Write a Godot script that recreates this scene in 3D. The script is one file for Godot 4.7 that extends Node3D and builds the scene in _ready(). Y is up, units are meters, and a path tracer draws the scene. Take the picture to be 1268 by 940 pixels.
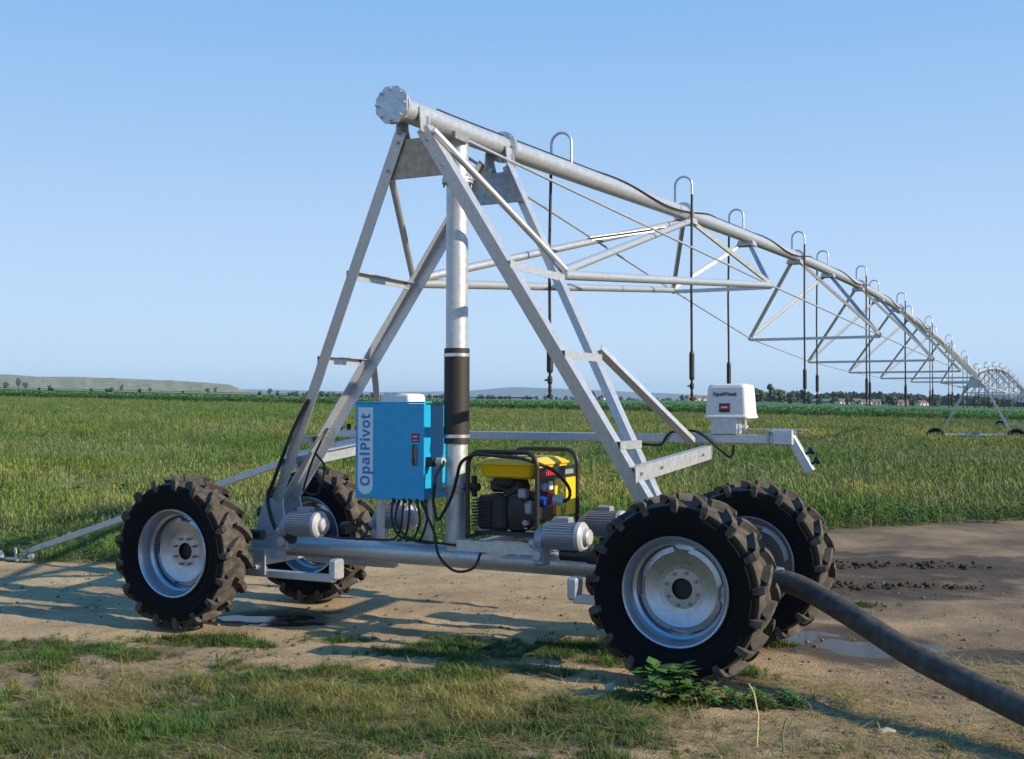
extends Node3D

# ---------------------------------------------------------------- helpers
var taken := {}
var M := {}
var rng := RandomNumberGenerator.new()

func numbered(parent: Node, called: String) -> String:
	var key := str(parent.get_instance_id()) + called
	var n: int = taken.get(key, 0)
	taken[key] = n + 1
	return called if n == 0 else "%s_%03d" % [called, n]

const ORD := ["first", "second", "third", "fourth", "fifth", "sixth", "seventh", "eighth", "ninth", "tenth", "eleventh", "twelfth", "thirteenth", "fourteenth", "fifteenth", "sixteenth", "seventeenth", "eighteenth", "nineteenth", "twentieth", "twenty first", "twenty second"]

func thing(called: String, label: String, category: String, at := Vector3.ZERO, group := "") -> Node3D:
	var o := Node3D.new()
	o.name = numbered(self, called)
	add_child(o)
	o.position = at
	tag(o, label, category, group)
	return o

func tag(o: Node, label: String, category: String, group := "") -> void:
	o.set_meta("label", label)
	o.set_meta("category", category)
	if group != "":
		o.set_meta("group", group)

func sub(called: String, parent: Node3D, at := Vector3.ZERO) -> Node3D:
	var o := Node3D.new()
	o.name = numbered(parent, called)
	parent.add_child(o)
	o.position = at
	return o

func new_st() -> SurfaceTool:
	var st := SurfaceTool.new()
	st.begin(Mesh.PRIMITIVE_TRIANGLES)
	return st

func put(called: String, st: SurfaceTool, m: Material, parent: Node = self, at := Vector3.ZERO) -> MeshInstance3D:
	var mesh := st.commit()
	mesh.surface_set_material(0, m)
	return put_mesh(called, mesh, parent, at)

func put_mesh(called: String, mesh: Mesh, parent: Node, at := Vector3.ZERO) -> MeshInstance3D:
	var o := MeshInstance3D.new()
	o.mesh = mesh
	o.name = numbered(parent, called)
	o.position = at
	parent.add_child(o)
	return o

func struct(o: Node) -> void:
	o.set_meta("kind", "structure")

func tri(st: SurfaceTool, a: Vector3, b: Vector3, c: Vector3, na: Vector3, nb: Vector3, nc: Vector3) -> void:
	if (b - a).cross(c - a).dot(na + nb + nc) > 0.0:
		var t := b; b = c; c = t
		var tn := nb; nb = nc; nc = tn
	st.set_normal(na); st.add_vertex(a)
	st.set_normal(nb); st.add_vertex(b)
	st.set_normal(nc); st.add_vertex(c)

# coloured triangle whose winding follows its normals
func ctri(st: SurfaceTool, p: Array, n: Array, c: Array) -> void:
	var o := [0, 1, 2]
	if (p[1] - p[0]).cross(p[2] - p[0]).dot(n[0] + n[1] + n[2]) > 0.0:
		o = [0, 2, 1]
	for i in o:
		st.set_normal(n[i]); st.set_color(c[i]); st.add_vertex(p[i])

func quad(st: SurfaceTool, a: Vector3, b: Vector3, c: Vector3, d: Vector3, n: Vector3) -> void:
	tri(st, a, b, c, n, n, n)
	tri(st, a, c, d, n, n, n)

func qs(st: SurfaceTool, p: Array, n: Array) -> void:
	tri(st, p[0], p[1], p[2], n[0], n[1], n[2])
	tri(st, p[0], p[2], p[3], n[0], n[2], n[3])

# box with small chamfers: centre, size, axes
func box(st: SurfaceTool, c: Vector3, s: Vector3, b := Basis.IDENTITY, ch := 0.0) -> void:
	var h := s * 0.5
	var ax := [b.x, b.y, b.z]
	var hh := [h.x, h.y, h.z]
	for i in 3:
		var j := (i + 1) % 3
		var k := (i + 2) % 3
		for sg in [-1.0, 1.0]:
			var n: Vector3 = ax[i] * sg
			var o: Vector3 = c + n * hh[i]
			var u: Vector3 = ax[j] * (hh[j] - ch)
			var v: Vector3 = ax[k] * (hh[k] - ch)
			quad(st, o - u - v, o + u - v, o + u + v, o - u + v, n)
	if ch <= 0.0:
		return
	for i in 3:
		var j := (i + 1) % 3
		var k := (i + 2) % 3
		for sj in [-1.0, 1.0]:
			for sk in [-1.0, 1.0]:
				var nj: Vector3 = ax[j] * sj
				var nk: Vector3 = ax[k] * sk
				var e: Vector3 = ax[i] * (hh[i] - ch)
				var p: Vector3 = c + nj * hh[j] + nk * (hh[k] - ch)
				var q: Vector3 = c + nj * (hh[j] - ch) + nk * hh[k]
				quad(st, p - e, p + e, q + e, q - e, (nj + nk).normalized())
	for sx in [-1.0, 1.0]:
		for sy in [-1.0, 1.0]:
			for sz in [-1.0, 1.0]:
				var X: Vector3 = b.x * sx; var Y: Vector3 = b.y * sy; var Z: Vector3 = b.z * sz
				var n := (X + Y + Z).normalized()
				tri(st, c + X * h.x + Y * (h.y - ch) + Z * (h.z - ch), c + X * (h.x - ch) + Y * h.y + Z * (h.z - ch), c + X * (h.x - ch) + Y * (h.y - ch) + Z * h.z, n, n, n)

func aim(d: Vector3, up := Vector3.UP) -> Basis:
	var z := d.normalized()
	if absf(z.dot(up)) > 0.98:
		up = Vector3.RIGHT
	var x := up.cross(z).normalized()
	return Basis(x, z.cross(x), z)

func bar(st: SurfaceTool, a: Vector3, b: Vector3, w: float, h: float, up := Vector3.UP, ch := 0.0) -> void:
	box(st, (a + b) * 0.5, Vector3(w, h, a.distance_to(b)), aim(b - a, up), ch)

# angle iron: two flanges leaving the edge a-b along d1 and d2
func angle_iron(st: SurfaceTool, a: Vector3, b: Vector3, d1: Vector3, w1: float, d2: Vector3, w2: float, t := 0.007) -> void:
	var z := (b - a).normalized()
	d1 = (d1 - z * z.dot(d1)).normalized()
	d2 = (d2 - z * z.dot(d2)); d2 = (d2 - d1 * d1.dot(d2)).normalized()
	var m := (a + b) * 0.5
	var l := a.distance_to(b)
	box(st, m + d1 * w1 * 0.5 + d2 * t * 0.5, Vector3(w1, t, l), Basis(d1, d2, z))
	box(st, m + d2 * (t + w2) * 0.5 + d1 * t * 0.5, Vector3(t, w2 - t, l - 0.002), Basis(d1, d2, z))

func tube(st: SurfaceTool, pts: Array, r: float, seg := 12, caps := true, r_end := -1.0) -> void:
	var n := pts.size()
	var rings := []
	var norms := []
	var x := Vector3.ZERO
	for i in n:
		var d: Vector3 = (pts[mini(i + 1, n - 1)] - pts[maxi(i - 1, 0)]).normalized()
		if i == 0:
			var up := Vector3.UP if absf(d.y) < 0.9 else Vector3.BACK
			x = up.cross(d).normalized()
		else:
			x = (x - d * d.dot(x)).normalized()
		var y := d.cross(x)
		var rr := r if r_end < 0.0 else lerpf(r, r_end, float(i) / (n - 1))
		var ring := []
		var nr := []
		for k in seg:
			var a := TAU * k / seg
			var v := x * cos(a) + y * sin(a)
			ring.append(pts[i] + v * rr)
			nr.append(v)
		rings.append(ring); norms.append(nr)
	for i in n - 1:
		for k in seg:
			var k2 := (k + 1) % seg
			qs(st, [rings[i][k], rings[i + 1][k], rings[i + 1][k2], rings[i][k2]], [norms[i][k], norms[i + 1][k], norms[i + 1][k2], norms[i][k2]])
	if caps:
		for e in [0, n - 1]:
			var d: Vector3 = (pts[0] - pts[1]).normalized() if e == 0 else (pts[n - 1] - pts[n - 2]).normalized()
			for k in seg:
				tri(st, pts[e], rings[e][k], rings[e][(k + 1) % seg], d, d, d)

func cyl(st: SurfaceTool, a: Vector3, b: Vector3, r: float, seg := 16) -> void:
	tube(st, [a, b], r, seg, true)

# lathe about an axis: profile of (radius, along); smooth unless the corner is sharp
func lathe(st: SurfaceTool, o: Vector3, axis: Vector3, prof: Array, seg := 32) -> void:
	var b := aim(axis)
	for i in prof.size() - 1:
		var p: Vector2 = prof[i]
		var q: Vector2 = prof[i + 1]
		var t := (q - p).normalized()
		var sn := Vector2(t.y, -t.x)
		for k in seg:
			var a0 := TAU * k / seg
			var a1 := TAU * (k + 1) / seg
			var r0 := b.x * cos(a0) + b.y * sin(a0)
			var r1 := b.x * cos(a1) + b.y * sin(a1)
			var n0 := r0 * sn.x + b.z * sn.y
			var n1 := r1 * sn.x + b.z * sn.y
			if p.x < 1e-5:
				tri(st, o + b.z * p.y, o + r0 * q.x + b.z * q.y, o + r1 * q.x + b.z * q.y, n0, n0, n1)
			elif q.x < 1e-5:
				tri(st, o + r0 * p.x + b.z * p.y, o + b.z * q.y, o + r1 * p.x + b.z * p.y, n0, n0, n1)
			else:
				qs(st, [o + r0 * p.x + b.z * p.y, o + r0 * q.x + b.z * q.y, o + r1 * q.x + b.z * q.y, o + r1 * p.x + b.z * p.y], [n0, n0, n1, n1])

# rounded-rectangle loft along y: levels of (y, half x, half z, corner)
func rloft(st: SurfaceTool, o: Vector3, levels: Array, b := Basis.IDENTITY) -> void:
	var rings := []
	for l in levels:
		var ring := []
		for c in 4:
			var sx: float = [1, -1, -1, 1][c]
			var sz: float = [1, 1, -1, -1][c]
			for s in 5:
				var a := PI * 0.5 * (c + s / 4.0)
				ring.append(o + b * Vector3(sx * (l[1] - l[3]) + cos(a) * l[3], l[0], sz * (l[2] - l[3]) + sin(a) * l[3]))
		rings.append(ring)
	var n: int = rings[0].size()
	for i in rings.size() - 1:
		for k in n:
			var k2 := (k + 1) % n
			var p: Vector3 = rings[i][k]; var q: Vector3 = rings[i + 1][k]
			var nn: Vector3 = (rings[i][k2] - p).cross(q - p).normalized()
			var mid: Vector3 = (p + q) * 0.5 - o - b.y * levels[i][0]
			if nn.length() < 0.5:
				continue
			if nn.dot(mid) < 0.0:
				nn = -nn
			quad(st, p, q, rings[i + 1][k2], rings[i][k2], nn)
	for e in [0, rings.size() - 1]:
		var nn: Vector3 = -b.y if e == 0 else b.y
		var c: Vector3 = o + b.y * levels[e][0]
		for k in n:
			tri(st, c, rings[e][k], rings[e][(k + 1) % n], nn, nn, nn)

# extruded flat polygon (convex) with thickness along n
func plate(st: SurfaceTool, pts: Array, n: Vector3, t: float) -> void:
	n = n.normalized()
	var c := Vector3.ZERO
	for p in pts:
		c += p
	c /= pts.size()
	for i in pts.size():
		var p: Vector3 = pts[i]
		var q: Vector3 = pts[(i + 1) % pts.size()]
		tri(st, c + n * t * 0.5, p + n * t * 0.5, q + n * t * 0.5, n, n, n)
		tri(st, c - n * t * 0.5, p - n * t * 0.5, q - n * t * 0.5, -n, -n, -n)
		var e := (q - p).cross(n).normalized()
		if e.dot((p + q) * 0.5 - c) < 0.0:
			e = -e
		quad(st, p + n * t * 0.5, q + n * t * 0.5, q - n * t * 0.5, p - n * t * 0.5, e)

func bez(pts: Array, n := 24) -> Array:
	var c := Curve3D.new()
	for i in pts.size():
		var a: Vector3 = pts[maxi(i - 1, 0)]
		var b: Vector3 = pts[mini(i + 1, pts.size() - 1)]
		var t := (b - a) / 6.0
		c.add_point(pts[i], -t, t)
	var out := []
	for i in n + 1:
		out.append(c.sample_baked(c.get_baked_length() * i / n, true))
	return out

func lettering(words: String, height: float, depth: float, bold := true) -> TextMesh:
	var t := TextMesh.new()
	var f := SystemFont.new()
	f.font_names = PackedStringArray(["Droid Sans"])
	f.font_weight = 700 if bold else 400
	t.font = f
	t.text = words
	t.font_size = 64
	t.pixel_size = height / 64.0
	t.depth = depth
	t.curve_step = 1.0
	return t

# ---------------------------------------------------------------- materials
func noise_tex(freq: float, lo: Color, hi: Color, seed_ := 1, octaves := 4, size := 512, normal := false, bump := 4.0) -> NoiseTexture2D:
	var n := FastNoiseLite.new()
	n.seed = seed_
	n.noise_type = FastNoiseLite.TYPE_SIMPLEX_SMOOTH
	n.frequency = freq
	n.fractal_octaves = octaves
	var t := NoiseTexture2D.new()
	t.noise = n
	t.width = size
	t.height = size
	t.seamless = true
	t.generate_mipmaps = false
	if normal:
		t.as_normal_map = true
		t.bump_strength = bump
	else:
		var g := Gradient.new()
		g.set_color(0, lo)
		g.set_color(1, hi)
		t.color_ramp = g
	return t

func mat(c: Color, rough := 0.6, metal := 0.0) -> StandardMaterial3D:
	var m := StandardMaterial3D.new()
	m.albedo_color = c
	m.roughness = rough
	m.metallic = metal
	return m

func textured(c: Color, rough: float, metal: float, tex: Texture2D, scale: float, bump: Texture2D = null, bs := 0.5) -> StandardMaterial3D:
	var m := mat(c, rough, metal)
	m.albedo_texture = tex
	m.uv1_triplanar = true
	m.uv1_world_triplanar = true
	m.uv1_scale = Vector3.ONE * scale
	if bump:
		m.normal_enabled = true
		m.normal_texture = bump
		m.normal_scale = bs
	return m

func lin(r: float, g: float, b: float) -> Color:
	return Color(r, g, b).linear_to_srgb()

func make_materials() -> void:
	var spangle := noise_tex(0.06, Color(0.90, 0.906, 0.912), Color(1, 1, 1), 3, 2)
	spangle.noise.noise_type = FastNoiseLite.TYPE_CELLULAR
	spangle.noise.cellular_return_type = FastNoiseLite.RETURN_CELL_VALUE
	spangle.noise.fractal_type = FastNoiseLite.FRACTAL_NONE
	spangle.noise.domain_warp_enabled = true
	spangle.noise.domain_warp_amplitude = 8.0
	var patchy := noise_tex(0.01, Color(0.55, 0.55, 0.55), Color(1, 1, 1), 13, 5)
	var dusty := noise_tex(0.008, Color(0.45, 0.42, 0.38), Color(1, 1, 1), 29, 6)
	var grime := noise_tex(0.012, Color(0.80, 0.785, 0.765), Color(1, 1, 1), 9, 5)
	var fine := noise_tex(0.05, Color(0.72, 0.72, 0.72), Color(1, 1, 1), 5, 4)
	var fine_n := noise_tex(0.06, Color.BLACK, Color.WHITE, 6, 4, 512, true, 3.0)
	M.galv = textured(lin(0.56, 0.59, 0.63), 0.55, 0.6, spangle, 2.4)
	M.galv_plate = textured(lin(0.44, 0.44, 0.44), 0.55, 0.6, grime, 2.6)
	M.rim = textured(lin(0.44, 0.48, 0.54), 0.42, 0.8, spangle, 3.0)
	for k in [M.galv, M.galv_plate, M.rim]:
		k.roughness_texture = patchy
	M.rubber = textured(lin(0.011, 0.011, 0.012), 0.8, 0.0, fine, 3.0, fine_n, 0.3)
	M.rubber.metallic_specular = 0.25
	M.tread = textured(lin(0.125, 0.115, 0.102), 0.9, 0.0, dusty, 3.0, fine_n, 0.6)
	M.hose = textured(lin(0.105, 0.098, 0.09), 0.8, 0.0, dusty, 3.0, fine_n, 0.7)
	M.sleeve = textured(lin(0.022, 0.02, 0.02), 0.6, 0.0, grime, 6.0, fine_n, 0.6)
	M.blue = textured(lin(0.008, 0.35, 0.66), 0.38, 0.0, noise_tex(0.01, Color(0.93, 0.93, 0.93), Color(1, 1, 1), 4, 4), 2.0)
	M.white = textured(lin(0.75, 0.76, 0.76), 0.45, 0.0, noise_tex(0.02, Color(0.9, 0.89, 0.86), Color(1, 1, 1), 8, 4), 4.0)
	M.plate_white = mat(lin(0.62, 0.70, 0.78), 0.5)
	M.black = mat(lin(0.012, 0.012, 0.013), 0.5)
	M.black_steel = textured(lin(0.022, 0.022, 0.024), 0.42, 0.0, fine, 6.0)
	M.dark_cast = textured(lin(0.028, 0.028, 0.03), 0.55, 0.2, fine, 9.0, fine_n, 0.8)
	M.yellow = textured(lin(0.86, 0.53, 0.003), 0.35, 0.0, noise_tex(0.02, Color(0.92, 0.92, 0.92), Color(1, 1, 1), 14, 4), 4.0)
	M.motor = textured(lin(0.33, 0.35, 0.40), 0.45, 0.3, spangle, 6.0)
	M.motor_cap = textured(lin(0.46, 0.47, 0.48), 0.45, 0.2, spangle, 6.0)
	M.red = mat(lin(0.5, 0.02, 0.03), 0.45)
	M.blue_plug = mat(lin(0.01, 0.08, 0.45), 0.4)
	M.brass = mat(lin(0.6, 0.5, 0.3), 0.35, 0.8)
	M.cable = mat(lin(0.012, 0.012, 0.012), 0.5)
	M.steel_clamp = mat(lin(0.65, 0.65, 0.65), 0.3, 0.85)
	M.ink = mat(lin(0.02, 0.025, 0.035), 0.6)
	M.blue_ink = mat(lin(0.01, 0.21, 0.46), 0.5)

# ---------------------------------------------------------------- layout constants
const HUB := 0.577
const TYRE_W := 0.142
const AX := 1.95
const AZ := 0.724
const PIPE_R := 0.082
const LT := Vector3(0.092, 3.60, 0.652)
const LB := Vector3(1.636, 0.895, 0.089)
const BEAM_Z := -1.3
const PIPE_PTS := [[0.88, 3.69], [0.0, 3.715], [-2.0, 3.80], [-5.5, 3.95], [-9.0, 4.08], [-13.0, 4.2], [-17.0, 4.27], [-20.0, 4.285], [-23.5, 4.25], [-27.5, 4.15], [-33.0, 3.98], [-38.6, 3.74], [-47.2, 3.32]]
const NODES1 := [[-6.88, 0.65, 3.22], [-12.58, 1.11, 2.92], [-18.5, 1.32, 2.75], [-23.9, 1.38, 2.68], [-28.9, 1.32, 2.65], [-34.4, 1.12, 2.66], [-40.0, 0.72, 2.74]]

var pipe_curve := Curve.new()

func pipe_y(z: float) -> float:
	if z < -47.2:
		var s := fposmod(-z - 47.2, 47.2) / 47.2
		return 3.32 + 0.78 * sin(PI * pow(s, 0.92))
	for i in PIPE_PTS.size() - 1:
		var a: Array = PIPE_PTS[i]
		var b: Array = PIPE_PTS[i + 1]
		if z <= a[0] and z >= b[0]:
			var p: Array = PIPE_PTS[maxi(i - 1, 0)]
			var q: Array = PIPE_PTS[mini(i + 2, PIPE_PTS.size() - 1)]
			var h: float = a[0] - b[0]
			var t: float = (a[0] - z) / h
			var m0: float = (b[1] - p[1]) / maxf(p[0] - b[0], 0.001) * h
			var m1: float = (q[1] - a[1]) / maxf(a[0] - q[0], 0.001) * h
			return (2 * t * t * t - 3 * t * t + 1) * a[1] + (t * t * t - 2 * t * t + t) * m0 + (-2 * t * t * t + 3 * t * t) * b[1] + (t * t * t - t * t) * m1
	return PIPE_PTS[0][1]

# ---------------------------------------------------------------- terrain
const CAM := Vector3(4.0876, 1.6523, 7.2588)
const CROP_EDGE := [Vector2(-60, 11), Vector2(-20, 1.8), Vector2(-9, -0.6), Vector2(-6.3, -1.35), Vector2(-5.0, -1.75), Vector2(-2.75, -3.34), Vector2(-1.3, -4.9), Vector2(1.1, -8.5), Vector2(2.1, -10.0), Vector2(3.35, -11.4), Vector2(12, -21), Vector2(60, -70)]
var nz := FastNoiseLite.new()
var nz2 := FastNoiseLite.new()

# the place's own plan: u runs along the track, v from the crop to the near verge
func plan(x: float, z: float) -> Vector2:
	return Vector2(x * 0.8942 - z * 0.4476, x * 0.4476 + z * 0.8942)

func from_plan(u: float, v: float) -> Vector2:
	return Vector2(u * 0.8942 + v * 0.4476, -u * 0.4476 + v * 0.8942)

# positive inside the crop
func in_crop(x: float, z: float) -> float:
	for i in CROP_EDGE.size() - 1:
		var a: Vector2 = CROP_EDGE[i]
		var b: Vector2 = CROP_EDGE[i + 1]
		if x >= a.x and x < b.x:
			var d := (b - a).normalized()
			return -(d.x * (z - a.y) - d.y * (x - a.x))
	return -50.0 if x > 60.0 else 20.0

func ground_y(x: float, z: float) -> float:
	var p := plan(x, z)
	var far := 8.32 - p.y
	var lift := 0.02 * maxf(0.45 * far - (p.x - 0.41), 0.0) * smoothstep(14.0, 70.0, far)
	var e := in_crop(x, z)
	var flat := smoothstep(-0.3, 0.6, e)
	var y := lift + nz.get_noise_2d(x * 0.35, z * 0.35) * 0.05 * clampf(absf(far) * 0.02, 0.3, 3.0)
	y += (nz.get_noise_2d(x * 3.0, z * 3.0) * 0.016 + nz2.get_noise_2d(x * 14.0, z * 14.0) * 0.010) * (1.0 - flat * 0.5)
	# two ruts pressed into the damp soil, with pushed-up edges
	for q in RUTS:
		var along := 1.0 - smoothstep(0.6, 1.2, absf(p.x - q[0]) / q[2])
		var off: float = p.y - q[1] + 0.06 * nz.get_noise_2d(p.x * 0.9, q[1])
		if along > 0.0 and absf(off) < 0.6:
			y += along * (-0.035 * exp(-off * off / 0.006) + 0.03 * exp(-pow(absf(off) - 0.15, 2.0) / 0.003) * (0.6 + nz2.get_noise_2d(p.x * 12.0, p.y * 12.0)) + 0.012 * sin(p.x * 42.0) * exp(-off * off / 0.01))
	# faint wheel tracks worn along the way
	y += 0.018 * nz.get_noise_2d(p.x * 0.25 + 11.0, p.y * 2.4) * (1.0 - flat) * (1.0 - smoothstep(8.0, 14.0, absf(p.x)))
	# keep the ground level where the tyres stand
	for q in PUDDLES:
		var b := blob(p, q[0], q[1], q[2], q[3], 0.28)
		y = lerpf(y, -0.002, smoothstep(-0.35, -0.02, b)) - 0.014 * smoothstep(0.0, 0.12, b)
	for w in [Vector2(-AX, AZ), Vector2(AX, AZ), Vector2(-1.8, -AZ), Vector2(AX, -AZ)]:
		var d := Vector2(x, z).distance_to(w)
		y = lerpf(-0.002, y, smoothstep(0.2, 0.6, d))
	return y

func blob(p: Vector2, cu: float, cv: float, ru: float, rv: float, rough := 0.35) -> float:
	var q := Vector2((p.x - cu) / ru, (p.y - cv) / rv)
	return 1.0 - q.length() + rough * nz.get_noise_2d(p.x * 2.6 + cu * 9.0, p.y * 2.6 + cv * 5.0) * 2.0

# verge grass: [u, v, ru, rv] in plan
const GRASS := [[-2.6, 0.55, 0.95, 0.42], [-1.75, 0.25, 0.62, 0.22], [-0.85, 0.18, 0.3, 0.12], [0.0, 0.55, 0.55, 0.42], [0.7, 0.62, 0.8, 0.42], [1.3, 0.9, 0.5, 0.35], [-0.6, 1.55, 1.5, 0.6], [-1.5, 2.4, 1.9, 0.85], [0.2, 2.3, 1.3, 0.8], [-3.6, 1.0, 1.4, 0.7], [-3.4, 2.9, 1.4, 1.0], [1.7, 1.15, 0.35, 0.2], [2.3, -0.35, 0.35, 0.22], [3.2, -1.2, 0.5, 0.15], [2.25, 0.35, 0.22, 0.1], [-0.15, 3.4, 2.4, 0.7]]

const PUDDLES := [[2.42, 0.14, 0.4, 0.46], [2.8, 0.36, 0.36, 0.3], [-1.55, -0.66, 0.4, 0.16]]

func grass_at(p: Vector2) -> float:
	var g := -1.0
	for b in GRASS:
		g = maxf(g, blob(p, b[0], b[1], b[2], b[3]))
	return g

const WET := [[2.6, 0.15, 0.75, 0.62], [2.35, -0.2, 0.5, 0.6], [4.4, -3.8, 2.3, 1.3], [3.6, -2.3, 1.9, 0.9], [3.6, 0.75, 1.4, 0.3], [-1.45, -0.72, 0.8, 0.4]]
const RUTS := [[4.4, -3.66, 1.15], [3.85, -2.24, 0.85]]

func build_ground() -> void:
	# one sheet from the verge to the horizon; lines lie closer together round the cart
	var us := []
	var vs := []
	var u := -7.0
	while u < 7.0:
		us.append(u); u += 0.06
	var step := 0.08
	while u < 9000.0:
		us.append(u); u += step; step *= 1.16
	step = 0.08
	u = -7.06
	while u > -9000.0:
		us.insert(0, u); u -= step; step *= 1.16
	var v := 4.2
	while v > -6.0:
		vs.append(v); v -= 0.05
	step = 0.06
	while v > -9000.0:
		vs.append(v); v -= step; step *= 1.1
	step = 0.1
	v = 4.3
	while v < 400.0:
		vs.insert(0, v); v += step; step *= 1.3
	var nu := us.size()
	var nv := vs.size()
	var pos := PackedVector3Array()
	var col := PackedColorArray()
	pos.resize(nu * nv)
	col.resize(nu * nv)
	var dry := Color(0.50, 0.37, 0.205)
	var brown := Color(0.17, 0.118, 0.076)
	var wet := Color(0.06, 0.043, 0.03)
	var soil := Color(0.12, 0.125, 0.04)
	for j in nv:
		for i in nu:
			var w := from_plan(us[i], vs[j])
			var p := Vector2(us[i], vs[j])
			pos[j * nu + i] = Vector3(w.x, ground_y(w.x, w.y), w.y)
			var n1 := nz.get_noise_2d(w.x * 1.3 + 40.0, w.y * 1.3) * 0.5 + 0.5
			var n2 := nz2.get_noise_2d(w.x * 6.0, w.y * 6.0) * 0.5 + 0.5 + 0.9 * nz.get_noise_2d(us[i] * 0.5 + 70.0, vs[j] * 2.2)
			# the track turns browner along to the hose end
			var br := clampf(smoothstep(0.8, 3.2, us[i] - 0.25 * vs[j]) * 0.75 + (n1 - 0.5) * 1.3, 0.0, 1.0)
			var c := dry.lerp(brown, br)
			if absf(vs[j]) < 12.0 and absf(us[i]) < 12.0:
				var wt := -1.0
				for b in WET:
					wt = maxf(wt, blob(p, b[0], b[1], b[2], b[3], 0.3))
				c = c.lerp(wet, smoothstep(0.0, 0.35, wt) * 0.9)
				c = c.lerp(Color(0.15, 0.125, 0.055), smoothstep(-0.05, 0.4, grass_at(p)) * 0.75)
			c = c * lerpf(0.82, 1.16, n2)
			var e := in_crop(w.x, w.y) + n1 * 0.5
			c = c.lerp(soil, smoothstep(0.0, 0.5, e))
			col[j * nu + i] = Color(c.r, c.g, c.b)
	var idx := PackedInt32Array()
	for j in nv - 1:
		for i in nu - 1:
			var a := j * nu + i
			idx.append_array(PackedInt32Array([a, a + nu, a + 1, a + 1, a + nu, a + nu + 1]))
	var nor := PackedVector3Array()
	nor.resize(nu * nv)
	for j in nv:
		for i in nu:
			var a := pos[j * nu + mini(i + 1, nu - 1)] - pos[j * nu + maxi(i - 1, 0)]
			var b := pos[mini(j + 1, nv - 1) * nu + i] - pos[maxi(j - 1, 0) * nu + i]
			var n := a.cross(b).normalized()
			nor[j * nu + i] = n if n.y > 0 else -n
	var arr := []
	arr.resize(Mesh.ARRAY_MAX)
	arr[Mesh.ARRAY_VERTEX] = pos
	arr[Mesh.ARRAY_NORMAL] = nor
	arr[Mesh.ARRAY_COLOR] = col
	arr[Mesh.ARRAY_INDEX] = idx
	var mesh := ArrayMesh.new()
	mesh.add_surface_from_arrays(Mesh.PRIMITIVE_TRIANGLES, arr)
	var m := textured(Color.WHITE, 0.95, 0.0, noise_tex(0.03, Color(0.72, 0.70, 0.68), Color(1, 1, 1), 21, 6, 1024), 0.9, noise_tex(0.05, Color.BLACK, Color.WHITE, 22, 5, 1024, true, 5.0), 0.9)
	m.vertex_color_use_as_albedo = true
	mesh.surface_set_material(0, m)
	struct(put_mesh("ground", mesh, self))

func puddle(label: String, cu: float, cv: float, ru: float, rv: float) -> void:
	# a level sheet; the hollow in the ground gives it its shore
	var st := new_st()
	var c := from_plan(cu, cv)
	for k in 48:
		var q := []
		for a in [TAU * k / 48.0, TAU * (k + 1) / 48.0]:
			var w := from_plan(cu + cos(a) * ru, cv + sin(a) * rv)
			q.append(Vector3(w.x, -0.0065, w.y))
		tri(st, Vector3(c.x, -0.0065, c.y), q[0], q[1], Vector3.UP, Vector3.UP, Vector3.UP)
	var o := put("puddle", st, M.water)
	o.set_meta("label", label)
	o.set_meta("category", "puddle")
	struct(o)

# ---------------------------------------------------------------- vegetation
func blade(st: SurfaceTool, base: Vector3, dir: Vector3, h: float, w: float, bend: float, c0: Color, c1: Color, segs := 3) -> void:
	var side := dir.cross(Vector3.UP).normalized()
	var prev_l := Vector3.ZERO
	var prev_r := Vector3.ZERO
	for s in segs + 1:
		var t := float(s) / segs
		var p := base + Vector3.UP * h * (t - bend * 0.35 * t * t) + dir * h * bend * t * t
		var ww := w * (1.0 - pow(t, 1.6)) + 0.0004
		var l := p - side * ww * 0.5
		var r := p + side * ww * 0.5
		if s > 0:
			var n := (r - l).cross(l - prev_l).normalized()
			if n.y < 0:
				n = -n
			var ca := c0.lerp(c1, t - 1.0 / segs)
			var cb := c0.lerp(c1, t)
			ctri(st, [prev_l, l, r], [n, n, n], [ca, cb, cb])
			ctri(st, [prev_l, r, prev_r], [n, n, n], [ca, cb, ca])
		prev_l = l; prev_r = r

func tuft(n: int, h0: float, h1: float, w: float, spread: float, bend0: float, bend1: float, c0: Color, c1: Color, sd: int, segs := 3) -> ArrayMesh:
	var st := new_st()
	var r := RandomNumberGenerator.new()
	r.seed = sd
	for i in n:
		var a := r.randf() * TAU
		var d := Vector3(cos(a), 0, sin(a))
		var rr := sqrt(r.randf()) * spread
		var b := r.randf() * TAU
		var k := r.randf_range(0.75, 1.2)
		blade(st, Vector3(cos(b), 0, sin(b)) * rr, d, r.randf_range(h0, h1), w * r.randf_range(0.7, 1.3), r.randf_range(bend0, bend1), c0 * k, c1 * k, segs)
	return st.commit()

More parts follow.
